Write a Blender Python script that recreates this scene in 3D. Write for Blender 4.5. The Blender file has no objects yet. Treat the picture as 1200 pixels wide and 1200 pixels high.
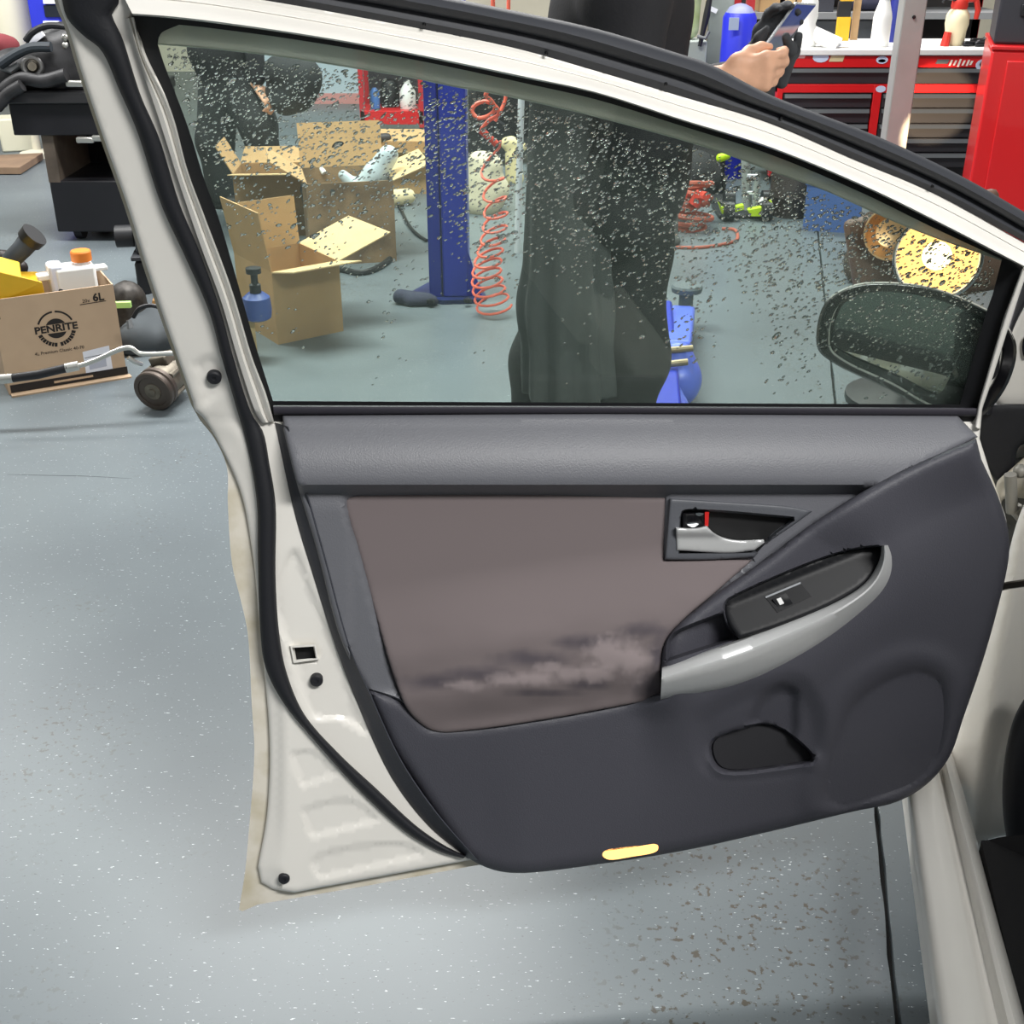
import bpy, bmesh, math, random
import numpy as np
from mathutils import Vector, Matrix, noise
from mathutils.geometry import delaunay_2d_cdt
random.seed(7)
PI = math.pi
S = bpy.context.scene
COL = S.collection
# ------------------------------------------------------------------ camera
PITCH = math.radians(27.0); CAMZ = 1.6; F = 1400.0
cd = bpy.data.cameras.new('camera'); cam = bpy.data.objects.new('camera', cd); COL.objects.link(cam)
cam.location = (0, 0, CAMZ); cam.rotation_euler = (PI/2-PITCH, 0, 0)
cd.sensor_width = 36; cd.lens = F/1200*36; cd.clip_start = .05; cd.clip_end = 100
S.camera = cam
# ------------------------------------------------------------------ world, lights, exposure
S.view_settings.view_transform = 'Standard'; S.view_settings.look = 'None'
S.view_settings.gamma = 1; S.view_settings.use_curve_mapping = False
S.view_settings.exposure = -0.12
w = bpy.data.worlds.new('world'); S.world = w; w.use_nodes = True
w.node_tree.nodes['Background'].inputs[0].default_value = (.95, .98, 1, 1)
w.node_tree.nodes['Background'].inputs[1].default_value = .46
def area(name, loc, rot, sx, sy, power, col=(1, 1, 1)):
    l = bpy.data.lights.new(name, 'AREA'); l.shape = 'RECTANGLE'; l.size = sx; l.size_y = sy
    l.energy = power; l.color = col
    o = bpy.data.objects.new(name, l); COL.objects.link(o); o.location = loc; o.rotation_euler = rot
    return o
area('ceiling_lamp', (1.75, -1.1, 3.9), (0, 0, 0), 1.8, .6, 320, (1, .99, .96))
area('ceiling_lamp', (-.8, 5.0, 3.9), (0, 0, 0), 3.0, .6, 350, (1, .99, .96))
area('ceiling_lamp', (1.2, 8.0, 3.9), (0, 0, 0), 4.0, .6, 310, (1, .98, .95))
area('ceiling_lamp', (-4.5, 6.5, 3.9), (0, 0, 0), 3.0, .6, 240, (1, .99, .96))
# ------------------------------------------------------------------ pixel -> place
CT, ST = math.cos(PITCH), math.sin(PITCH)
CAM = np.array([0, 0, CAMZ])
def rays(px, py):
    px = np.asarray(px, float); py = np.asarray(py, float)
    a = (px-600)/F; b = (600-py)/F
    return np.stack([a, CT+b*ST, -ST+b*CT], -1)
def at(px, py, Y):                       # the point seen at a pixel, Y metres ahead
    d = rays(px, py); return Vector(CAM+d*(Y/d[1]))
def fl(px, py, z=0.0):                   # the point seen at a pixel, z above the floor
    d = rays(px, py); return Vector(CAM+d*((z-CAMZ)/d[2]))
def mpp(px, py, Y):                      # metres per pixel there
    d = rays(px, py); return (Y/d[1])/F
def ray(px, py): return rays(px, py)
# ------------------------------------------------------------------ materials
def lin(c):
    return tuple((x/255/12.92 if x/255 <= .04045 else ((x/255+.055)/1.055)**2.4) for x in c)+(1,)
MATS = {}
def mat(name, rgb, rough=.5, metal=0, var=0, scale=30, bump=0, bscale=200, coat=0, trans=0, ior=1.45, emit=None, estr=0, spec=.5, rgb2=None, alpha=1, stretch=None, sheen=0):
    if name in MATS: return MATS[name]
    m = bpy.data.materials.new(name); m.use_nodes = True; nt = m.node_tree; b = nt.nodes['Principled BSDF']
    b.inputs['Base Color'].default_value = lin(rgb); b.inputs['Roughness'].default_value = rough
    b.inputs['Metallic'].default_value = metal; b.inputs['Coat Weight'].default_value = coat
    b.inputs['Transmission Weight'].default_value = trans; b.inputs['IOR'].default_value = ior
    b.inputs['Specular IOR Level'].default_value = spec; b.inputs['Alpha'].default_value = alpha
    b.inputs['Sheen Weight'].default_value = sheen
    if emit: b.inputs['Emission Color'].default_value = lin(emit); b.inputs['Emission Strength'].default_value = estr
    tc = nt.nodes.new('ShaderNodeTexCoord'); src = tc.outputs['Object']
    if stretch:
        mp = nt.nodes.new('ShaderNodeMapping'); mp.inputs['Scale'].default_value = stretch
        nt.links.new(src, mp.inputs[0]); src = mp.outputs[0]
    if var or rgb2:
        n = nt.nodes.new('ShaderNodeTexNoise'); n.inputs['Scale'].default_value = scale; n.inputs['Detail'].default_value = 4
        nt.links.new(src, n.inputs['Vector'])
        mx = nt.nodes.new('ShaderNodeMix'); mx.data_type = 'RGBA'
        A = lin(rgb); k = 1-var
        mx.inputs[6].default_value = A
        mx.inputs[7].default_value = lin(rgb2) if rgb2 else (A[0]*k, A[1]*k, A[2]*k, 1)
        r = nt.nodes.new('ShaderNodeValToRGB'); r.color_ramp.elements[0].position = .38; r.color_ramp.elements[1].position = .66
        nt.links.new(n.outputs[0], r.inputs[0]); nt.links.new(r.outputs[0], mx.inputs[0])
        nt.links.new(mx.outputs[2], b.inputs['Base Color'])
    if bump:
        n2 = nt.nodes.new('ShaderNodeTexNoise'); n2.inputs['Scale'].default_value = bscale; n2.inputs['Detail'].default_value = 2
        nt.links.new(src, n2.inputs['Vector'])
        bp = nt.nodes.new('ShaderNodeBump'); bp.inputs['Strength'].default_value = bump; bp.inputs['Distance'].default_value = .002
        nt.links.new(n2.outputs[0], bp.inputs['Height']); nt.links.new(bp.outputs[0], b.inputs['Normal'])
    MATS[name] = m; return m
# ------------------------------------------------------------------ objects
def tag(o, label=None, cat=None, group=None, kind=None):
    if label: o['label'] = label
    if cat: o['category'] = cat
    if group: o['group'] = group
    if kind: o['kind'] = kind
    return o
def thing(name, loc, label, cat, group=None):
    o = bpy.data.objects.new(name, None); o.empty_display_size = .05; COL.objects.link(o); o.location = loc
    return tag(o, label, cat, group)
def wloc(o):
    v = Vector((0, 0, 0))
    while o: v += o.location; o = o.parent
    return v
def mesh_obj(name, V, Fc, m, parent=None, sharp=35, smooth=True, bevel=0, sub=0, label=None):
    """V in world space"""
    base = wloc(parent) if parent else Vector((0, 0, 0))
    V = np.asarray(V, float).reshape(-1, 3)
    org = np.array(base)
    if parent is None:
        lo, hi = V.min(0), V.max(0); org = np.array([(lo[0]+hi[0])/2, (lo[1]+hi[1])/2, lo[2]])
    me = bpy.data.meshes.new(name); me.from_pydata((V-org).tolist(), [], Fc); me.validate(); 
    bm = bmesh.new(); bm.from_mesh(me); bmesh.ops.recalc_face_normals(bm, faces=bm.faces); bm.to_mesh(me); bm.free()
    if smooth:
        me.shade_smooth()
        if sharp: me.set_sharp_from_angle(angle=math.radians(sharp))
    me.materials.append(m)
    o = bpy.data.objects.new(name, me); COL.objects.link(o)
    if parent: o.parent = parent
    else: o.location = org
    if bevel:
        b = o.modifiers.new('b', 'BEVEL'); b.width = bevel; b.segments = 2; b.limit_method = 'ANGLE'; b.angle_limit = math.radians(40)
    if sub:
        s = o.modifiers.new('s', 'SUBSURF'); s.levels = sub; s.render_levels = sub
    if label: o['label'] = label
    return o
def frame(loc, rz=0, rx=0, ry=0):
    return Matrix.Translation(loc) @ Matrix.Rotation(rz, 4, 'Z') @ Matrix.Rotation(ry, 4, 'Y') @ Matrix.Rotation(rx, 4, 'X')
class G:
    def __init__(s, M=None): s.V = []; s.F = []; s.M = M or Matrix.Identity(4)
    def add(s, vs, fs):
        n = len(s.V); s.V += [tuple(s.M @ Vector(v)) for v in vs]; s.F += [tuple(i+n for i in f) for f in fs]; return s
    def box(s, x0, x1, y0, y1, z0, z1):
        return s.add([(x, y, z) for x in (x0, x1) for y in (y0, y1) for z in (z0, z1)],
                     [(0, 1, 3, 2), (4, 6, 7, 5), (0, 4, 5, 1), (2, 3, 7, 6), (0, 2, 6, 4), (1, 5, 7, 3)])
    def cbox(s, c, sz):
        return s.box(c[0]-sz[0]/2, c[0]+sz[0]/2, c[1]-sz[1]/2, c[1]+sz[1]/2, c[2]-sz[2]/2, c[2]+sz[2]/2)
    def hexa(s, q):                        # eight corners: four of one face, then four of the other
        return s.add(q, [(0, 3, 2, 1), (4, 5, 6, 7), (0, 1, 5, 4), (1, 2, 6, 5), (2, 3, 7, 6), (3, 0, 4, 7)])
    def tube(s, P, r, seg=10, closed=False, caps=True):
        P = [Vector(p) for p in P]; n = len(P); R = r if hasattr(r, '__len__') else [r]*n
        T = []
        for i in range(n):
            a = P[i-1] if (i > 0 or closed) else P[i]; b = P[(i+1) % n] if (i < n-1 or closed) else P[i]
            T.append((b-a).normalized())
        up = Vector((0, 0, 1)) if abs(T[0].z) < .9 else Vector((1, 0, 0))
        N = (up-T[0]*up.dot(T[0])).normalized(); vs = []
        for i in range(n):
            N = (N-T[i]*N.dot(T[i])).normalized(); B = T[i].cross(N)
            for k in range(seg):
                a = 2*PI*k/seg; vs.append(P[i]+(N*math.cos(a)+B*math.sin(a))*R[i])
        fs = []
        for i in range(n if closed else n-1):
            j = (i+1) % n
            for k in range(seg):
                l = (k+1) % seg; fs.append((i*seg+k, i*seg+l, j*seg+l, j*seg+k))
        if caps and not closed: fs += [tuple(range(seg))[::-1], tuple(range((n-1)*seg, n*seg))]
        return s.add(vs, fs)
    def lathe(s, prof, seg=20, M=None):     # (r, z) about local Z
        M = M or Matrix.Identity(4); vs = []; fs = []
        for r, z in prof:
            for k in range(seg):
                a = 2*PI*k/seg; vs.append(M @ Vector((r*math.cos(a), r*math.sin(a), z)))
        for i in range(len(prof)-1):
            for k in range(seg):
                l = (k+1) % seg; fs.append((i*seg+k, i*seg+l, (i+1)*seg+l, (i+1)*seg+k))
        if prof[0][0] > 1e-5: fs.append(tuple(range(seg))[::-1])
        if prof[-1][0] > 1e-5: fs.append(tuple(range((len(prof)-1)*seg, len(prof)*seg)))
        return s.add(vs, fs)
    def ball(s, c, r, seg=12, rings=8):
        r = r if hasattr(r, '__len__') else (r, r, r)
        vs = []; fs = []
        for i in range(rings+1):
            t = PI*i/rings
            for k in range(seg):
                a = 2*PI*k/seg; vs.append((c[0]+r[0]*math.sin(t)*math.cos(a), c[1]+r[1]*math.sin(t)*math.sin(a), c[2]+r[2]*math.cos(t)))
        for i in range(rings):
            for k in range(seg):
                l = (k+1) % seg; fs.append((i*seg+k, (i+1)*seg+k, (i+1)*seg+l, i*seg+l))
        return s.add(vs, fs)
    def torus(s, c, R, r, M=None, seg=24, m=8):
        M = M or Matrix.Identity(4)
        return s.tube([Vector(c)+M @ Vector((R*math.cos(2*PI*k/seg), R*math.sin(2*PI*k/seg), 0)) for k in range(seg)], r, m, closed=True)
    def prism(s, P, d):
        n = len(P); P = [Vector(p) for p in P]; d = Vector(d)
        return s.add(P+[p+d for p in P], [tuple(range(n))[::-1], tuple(range(n, 2*n))]+[(i, (i+1) % n, n+(i+1) % n, n+i) for i in range(n)])
    def build(s, name, m, parent=None, **k): return mesh_obj(name, s.V, s.F, m, parent, **k)
def axis_to(d):                            # rotation taking Z to d
    return Vector((0, 0, 1)).rotation_difference(Vector(d).normalized()).to_matrix().to_4x4()
# ------------------------------------------------------------------ smooth bodies: blended capsules, surface nets
def blob(name, prims, res, m, parent=None, k=.03, label=None, post=None, extra=None):
    """prims: (a, b, ra, rb) tapered capsules, blended with radius k"""
    A = np.array([[*p[0], *p[1], p[2], p[3]] for p in prims], float)
    R = max(A[:, 6].max(), A[:, 7].max())+k+res*2
    lo = np.minimum(A[:, :3], A[:, 3:6]).min(0)-R; hi = np.maximum(A[:, :3], A[:, 3:6]).max(0)+R
    n = np.ceil((hi-lo)/res).astype(int)+1
    ax = [lo[i]+res*np.arange(n[i]) for i in range(3)]
    X = np.stack(np.meshgrid(*ax, indexing='ij'), -1)
    D = np.full(X.shape[:3], 1e3)
    for a in A:
        p, q, ra, rb = a[:3], a[3:6], a[6], a[7]
        rr = max(ra, rb)+k*1.5+res*2
        l = np.clip(((np.minimum(p, q)-rr-lo)/res).astype(int), 0, n-1); h = np.clip(((np.maximum(p, q)+rr-lo)/res).astype(int)+2, 1, n)
        sl = tuple(slice(l[i], h[i]) for i in range(3))
        x = X[sl]-p; ab = q-p; L2 = ab@ab
        t = np.clip((x@ab)/L2, 0, 1) if L2 > 1e-12 else np.zeros(x.shape[:3])
        d = np.linalg.norm(x-t[..., None]*ab, axis=-1)-(ra+(rb-ra)*t)
        D0 = D[sl]
        hh = np.clip(1-np.abs(D0-d)/k, 0, 1) if k > 0 else 0
        D[sl] = np.minimum(D0, d)-hh*hh*k*.25
    if post is not None: D = post(X, D)
    V, Fq = surface_nets(D, lo, res)
    if extra is not None:
        for v2, f2 in extra:
            o = len(V); V = np.concatenate([V, v2]); Fq = list(Fq)+[tuple(i+o for i in f) for f in f2]
    if name is None: return V, [tuple(f) for f in Fq]
    return mesh_obj(name, V, [tuple(f) for f in Fq], m, parent, sharp=0, label=label)
def surface_nets(D, lo, res):
    I = D < 0; n = np.array(D.shape)
    acc = np.zeros((*(n-1), 3)); cnt = np.zeros(n-1)
    c = [(i, j, k) for i in (0, 1) for j in (0, 1) for k in (0, 1)]
    def sub(A, o): return A[o[0]:A.shape[0]-1+o[0], o[1]:A.shape[1]-1+o[1], o[2]:A.shape[2]-1+o[2]]
    for a in c:
        for ax in range(3):
            if a[ax]: continue
            b = list(a); b[ax] = 1; b = tuple(b)
            da, db = sub(D, a), sub(D, b); x = (da < 0) != (db < 0)
            t = np.where(x, da/np.where(x, da-db, 1), 0)
            for q in range(3): acc[..., q] += np.where(x, a[q]+(t if q == ax else 0), 0)
            cnt += x
    cell = cnt > 0; idx = -np.ones(n-1, int); idx[cell] = np.arange(cell.sum())
    base = np.argwhere(cell); V = lo+res*(base+acc[cell]/cnt[cell][:, None])
    Fq = []
    for ax in range(3):
        u, v = [(1, 2), (2, 0), (0, 1)][ax]
        s0 = [slice(1, n[i]-1) for i in range(3)]; s0[ax] = slice(0, n[ax]-1); s1 = list(s0); s1[ax] = slice(1, n[ax])
        a, b = I[tuple(s0)], I[tuple(s1)]; e = np.argwhere(a != b)
        if not len(e): continue
        st = np.array([1, 1, 1]); st[ax] = 0; p = e+st
        def g(du, dv):
            q = p.copy(); q[:, u] -= du; q[:, v] -= dv; return idx[q[:, 0], q[:, 1], q[:, 2]]
        Q = np.stack([g(1, 1), g(0, 1), g(0, 0), g(1, 0)], -1)
        fl_ = ~a[tuple(e.T)]; Q[fl_] = Q[fl_][:, ::-1]
        Fq += Q.tolist()
    return V, Fq
# ------------------------------------------------------------------ curves and polygons on the door, in the door's own drawing units
def cr(P, per=6):
    """open Catmull-Rom through P"""
    P = [np.array(p[:2], float) for p in P]
    if len(P) < 3: return np.array(P)
    Q = [2*P[0]-P[1]]+P+[2*P[-1]-P[-2]]; out = []
    for i in range(1, len(Q)-2):
        p0, p1, p2, p3 = Q[i-1:i+3]
        d0, d1, d2 = [max(np.linalg.norm(b-a), 1e-6)**.5 for a, b in ((p0, p1), (p1, p2), (p2, p3))]
        m1 = (p2-p1)+d1*((p1-p0)/d0-(p2-p0)/(d0+d1)); m2 = (p2-p1)+d1*((p3-p2)/d2-(p3-p1)/(d1+d2))
        for k in range(per):
            t = k/per; out.append((2*t**3-3*t*t+1)*p1+(t**3-2*t*t+t)*m1+(-2*t**3+3*t*t)*p2+(t**3-t*t)*m2)
    out.append(P[-1]); return np.array(out)
def crv(P, per=6):
    """closed; points with a third entry are corners"""
    n = len(P); cs = [i for i in range(n) if len(P[i]) > 2]
    if not cs:
        R = [P[-2], P[-1]]+list(P)+[P[0], P[1]]; c = cr(R, per); return c[2*per:2*per+n*per]
    out = []
    for a, i in enumerate(cs):
        j = cs[(a+1) % len(cs)]; run = [P[i]]; k = (i+1) % n
        while k != j: run.append(P[k]); k = (k+1) % n
        run.append(P[j]); c = cr(run, per) if len(run) > 2 else np.array([p[:2] for p in run], float)
        out.append(c[:-1])
    return np.concatenate(out)
def densify(P, step, closed=True):
    out = []; n = len(P)
    for i in range(n if closed else n-1):
        a, b = P[i], P[(i+1) % n]; k = max(1, int(np.linalg.norm(b-a)/step))
        for j in range(k): out.append(a+(b-a)*j/k)
    if not closed: out.append(P[-1])
    return np.array(out)
def resample(P, n):
    P = np.asarray(P, float); L = np.r_[0, np.cumsum(np.linalg.norm(np.diff(P, axis=0), axis=1))]
    t = np.linspace(0, L[-1], n); return np.stack([np.interp(t, L, P[:, 0]), np.interp(t, L, P[:, 1])], -1)
def inside(Q, P):
    x, y = Q[:, 0], Q[:, 1]; r = np.zeros(len(Q), bool); n = len(P)
    for i in range(n):
        a, b = P[i], P[(i+1) % n]
        if a[1] == b[1]: continue
        c = ((a[1] > y) != (b[1] > y)) & (x < (b[0]-a[0])*(y-a[1])/(b[1]-a[1])+a[0]); r ^= c
    return r
def dist(Q, P, closed=True):
    Q = np.asarray(Q, float); d = np.full(len(Q), 1e9); n = len(P)
    for i in range(n if closed else n-1):
        a, b = P[i], P[(i+1) % n]; ab = b-a; L = ab@ab
        if L < 1e-9: continue
        t = np.clip(((Q-a)@ab)/L, 0, 1); d = np.minimum(d, np.hypot(*(Q-a-t[:, None]*ab).T))
    return d
def sdf(Q, P):                              # positive inside
    return np.where(inside(Q, P), 1, -1)*dist(Q, P)
def sst(a, b, x):
    t = np.clip((x-a)/(b-a), 0, 1); return t*t*(3-2*t)
class Sheet:
    """one or two planes; pt() is the point of the sheet (raised w towards the viewer's side) on a line of sight"""
    def __init__(s, *pl): s.pl = [(np.array(p), np.array(n)/np.linalg.norm(n)) for p, n in pl]
    def pts(s, px, py, w=0):
        d = rays(px, py); w = np.asarray(w, float)*np.ones(np.shape(px)); t = None
        for p, n in s.pl:
            q = ((p-CAM)@n+w)/(d@n); t = q if t is None else np.minimum(t, q)
        return CAM+d*t[..., None]
    def pt(s, px, py, w=0): return Vector(s.pts(np.array([px]), np.array([py]), np.array([w]))[0])
def plane3(a, b, c):
    a, b, c = map(np.array, (a, b, c)); n = np.cross(b-a, c-a); n = n/np.linalg.norm(n)
    if (CAM-a)@n < 0: n = -n
    return a, n
def relief(name, sh, poly, wf, back, m, parent=None, step=6, holes=(), edge=0, drop=0, attr=None, label=None, sharp=40, bstep=None, feats=()):
    """a solid panel on a sheet: outline, raised height wf, closed at depth `back`"""
    loops = [densify(np.asarray(p, float), bstep or step or 8) for p in (poly, *holes)]
    P = np.concatenate(loops); E = []; o = 0
    for l in loops: E += [(o+i, o+(i+1) % len(l)) for i in range(len(l))]; o += len(l)
    lo, hi = loops[0].min(0), loops[0].max(0)
    if step:
        gx = np.arange(lo[0]+step*.5, hi[0], step); gy = np.arange(lo[1]+step*.5, hi[1], step*.9)
        gg = np.array([(x+(step/2 if j % 2 else 0), y) for j, y in enumerate(gy) for x in gx])
        if len(gg):
            ok = inside(gg, loops[0])
            for h in loops[1:]: ok &= ~inside(gg, h)
            gg = gg[ok]
            dd = np.full(len(gg), 1e9)
            for l in loops: dd = np.minimum(dd, dist(gg, l))
            keep = dd > .5*min(step, bstep or step); gg = gg[keep]
            ex = []
            for fp_, offs in list(feats)+([(loops[0], tuple(edge*k_ for k_ in (.15, .45, 1)))] if edge else []):
                q0 = densify(np.asarray(fp_, float), 3.0); tn = np.roll(q0, -1, 0)-np.roll(q0, 1, 0); nr = np.stack([-tn[:, 1], tn[:, 0]], -1)/np.maximum(np.linalg.norm(tn, axis=1), 1e-6)[:, None]
                if sdf(q0[:1]+nr[:1]*.5, q0)[0] < 0: nr = -nr
                for o_ in offs:
                    q = q0+nr*o_; q = q[inside(q, loops[0]) & (dist(q, loops[0]) > .3)]
                    if o_: q = q[np.abs(np.abs(dist(q, q0))-abs(o_)) < .35]
                    ex.append(q)
            if ex:
                ex = np.concatenate(ex); d2 = np.array([np.min(np.hypot(*(ex-g_).T)) for g_ in gg]); gg = np.concatenate([gg[d2 > 1.8], ex])
            P = np.concatenate([P, gg])
    r = delaunay_2d_cdt([Vector(p) for p in P], E, [], 1, 1e-4)
    Q = np.array([tuple(v) for v in r[0]]); T = [tuple(f) for f in r[2]]
    def cut(Q, T):
        if not holes: return T
        c = np.array([Q[list(f)].mean(0) for f in T]); k = np.ones(len(T), bool)
        for h in loops[1:]: k &= ~inside(c, h)
        return [f for f, q in zip(T, k) if q]
    T = cut(Q, T)
    db = np.full(len(Q), 1e9)
    for l in loops: db = np.minimum(db, dist(Q, l))
    W = (wf(Q) if callable(wf) else np.full(len(Q), float(wf)))
    if edge: 
        t = np.clip(db/edge, 0, 1); W = W-drop*(1-np.sqrt(np.clip(1-(1-t)**2, 0, 1)))
    V = sh.pts(Q[:, 0], Q[:, 1], W)
    n = len(V); Vb = sh.pts(Q[:, 0], Q[:, 1], np.minimum(back, W-.0005))
    cnt = {}
    for f in T:
        for i in range(len(f)):
            e = (f[i], f[(i+1) % len(f)]); cnt[e] = 1
    rim = [e for e in cnt if (e[1], e[0]) not in cnt]
    used = sorted({i for e in rim for i in e}); mp = {i: n+k for k, i in enumerate(used)}
    VV = np.concatenate([V, Vb[used]])
    Fc = T+[(e[1], e[0], mp[e[0]], mp[e[1]]) for e in rim]
    # back face from the outline alone
    ui = {i: k for k, i in enumerate(used)}
    r2 = delaunay_2d_cdt([Vector(Q[i]) for i in used], [(ui[a], ui[b]) for a, b in rim], [], 1, 1e-6)
    if len(r2[0]) == len(used): Fc += [tuple(n+i for i in f)[::-1] for f in cut(Q[used], [tuple(f) for f in r2[2]])]
    o = mesh_obj(name, VV, Fc, m, parent, sharp=sharp, label=label)
    if attr:
        me = o.data
        if len(me.vertices) == len(VV):
            for an, fn in attr.items():
                a = me.attributes.new(an, 'FLOAT', 'POINT'); vals = np.concatenate([fn(Q), np.zeros(len(used))]).astype(np.float32); a.data.foreach_set('value', vals)
    return o
def ribbon(name, sh, L, R, w0, h, m, parent=None, n=90, prof=None, thick=.02, label=None, mm=9):
    """a moulded strip between two edge curves, with a section profile"""
    L = resample(cr(L), n); R = resample(cr(R), n)
    s = np.linspace(0, 1, mm)
    pr = prof if prof else [(x, w0+h*math.sqrt(max(0, 1-(2*x-1)**2))) for x in s]
    pr = [(pr[0][0], w0-thick)]+list(pr)+[(pr[-1][0], w0-thick)]
    k = len(pr); V = []
    for i in range(n):
        q = np.array([L[i]+(R[i]-L[i])*a for a, _ in pr]); V.append(sh.pts(q[:, 0], q[:, 1], np.array([b for _, b in pr])))
    V = np.concatenate(V)
    Fc = [(i*k+j, i*k+(j+1) % k, (i+1)*k+(j+1) % k, (i+1)*k+j) for i in range(n-1) for j in range(k)]
    Fc += [tuple(range(k))[::-1], tuple(range((n-1)*k, n*k))]
    return mesh_obj(name, V, Fc, m, parent, sharp=40, label=label)
def text(body, size, M, m, parent, name='lettering', depth=.0006, label=None, sx=1, bold=0):
    c = bpy.data.curves.new('t', 'FONT'); c.body = body; c.size = size; c.align_x = 'CENTER'; c.align_y = 'CENTER'; c.extrude = depth; c.offset = bold
    c.resolution_u = 3
    o = bpy.data.objects.new('t', c); COL.objects.link(o); dg = bpy.context.evaluated_depsgraph_get(); me = bpy.data.meshes.new_from_object(o.evaluated_get(dg))
    V = [M @ Vector((v.co.x*sx, v.co.y, v.co.z)) for v in me.vertices]; Fc = [tuple(p.vertices) for p in me.polygons]
    bpy.data.objects.remove(o)
    return mesh_obj(name, [tuple(v) for v in V], Fc, m, parent, smooth=False, label=label)
# ------------------------------------------------------------------ materials
WHITE = mat('white_paint', (226, 223, 217), rough=.32, coat=.4, var=.03, scale=6)
SKIN_EDGE = mat('white_paint_dirty', (214, 208, 196), rough=.45, rgb2=(190, 181, 158), scale=18)
RUBBER = mat('black_rubber', (27, 28, 33), rough=.6, bump=.15, bscale=300)
CHANNEL = mat('window_channel_rubber', (16, 17, 20), rough=.5)
TRIM_U = mat('grey_door_plastic', (100, 101, 107), rough=.45, bump=.25, bscale=500)
TRIM_L = mat('charcoal_door_plastic', (66, 66, 74), rough=.55, bump=.28, bscale=500)
TRIM_E = mat('dark_edge_plastic', (56, 58, 66), rough=.5, bump=.2, bscale=500)
SWITCH = mat('black_switch_plastic', (17, 18, 22), rough=.5, spec=.35)
GLOSSB = mat('gloss_black_plastic', (14, 14, 17), rough=.22)
SILVER = mat('silver_painted_plastic', (196, 197, 198), rough=.36, metal=.35)
CHROME = mat('chrome', (215, 217, 220), rough=.14, metal=1)
REDP = mat('red_plastic', (190, 32, 30), rough=.45)
HOLE = mat('dark_cavity', (9, 9, 10), rough=.8)
LAMP = mat('lit_courtesy_lamp', (255, 214, 150), rough=.4, emit=(255, 176, 84), estr=1.9)
WHITEP = mat('white_print', (225, 225, 225), rough=.5)
STEELD = mat('dark_steel', (58, 58, 60), rough=.4, metal=.8)
def pane_mat(name, tint, gl, rough=.0, milk=0, milkcol=(150, 150, 148), translucent=0):
    m = bpy.data.materials.new(name); m.use_nodes = True; nt = m.node_tree; nt.nodes.clear()
    out = nt.nodes.new('ShaderNodeOutputMaterial'); tr = nt.nodes.new('ShaderNodeBsdfTransparent'); tr.inputs[0].default_value = lin(tint)
    g = nt.nodes.new('ShaderNodeBsdfGlossy'); g.inputs['Roughness'].default_value = rough
    fr = nt.nodes.new('ShaderNodeFresnel'); fr.inputs[0].default_value = 1.45
    mu = nt.nodes.new('ShaderNodeMath'); mu.operation = 'MULTIPLY'; mu.inputs[1].default_value = gl; nt.links.new(fr.outputs[0], mu.inputs[0])
    base = tr
    if milk:
        d = nt.nodes.new('ShaderNodeBsdfDiffuse'); d.inputs[0].default_value = lin(milkcol)
        if translucent:
            t2 = nt.nodes.new('ShaderNodeBsdfTranslucent'); t2.inputs[0].default_value = lin(milkcol); m0 = nt.nodes.new('ShaderNodeMixShader'); m0.inputs[0].default_value = translucent
            nt.links.new(d.outputs[0], m0.inputs[1]); nt.links.new(t2.outputs[0], m0.inputs[2]); d = m0
        m1 = nt.nodes.new('ShaderNodeMixShader'); m1.inputs[0].default_value = milk
        nt.links.new(tr.outputs[0], m1.inputs[1]); nt.links.new(d.outputs[0], m1.inputs[2]); base = m1
    mx = nt.nodes.new('ShaderNodeMixShader'); nt.links.new(mu.outputs[0], mx.inputs[0])
    nt.links.new(base.outputs[0], mx.inputs[1]); nt.links.new(g.outputs[0], mx.inputs[2]); nt.links.new(mx.outputs[0], out.inputs[0])
    return m
PANE = pane_mat('window_glass', (243, 250, 246), .8, milk=.035, milkcol=(205, 225, 215))
VISOR = pane_mat('smoked_acrylic', (215, 215, 212), .4, rough=.1, milk=.68, milkcol=(228, 226, 220), translucent=.6)
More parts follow.
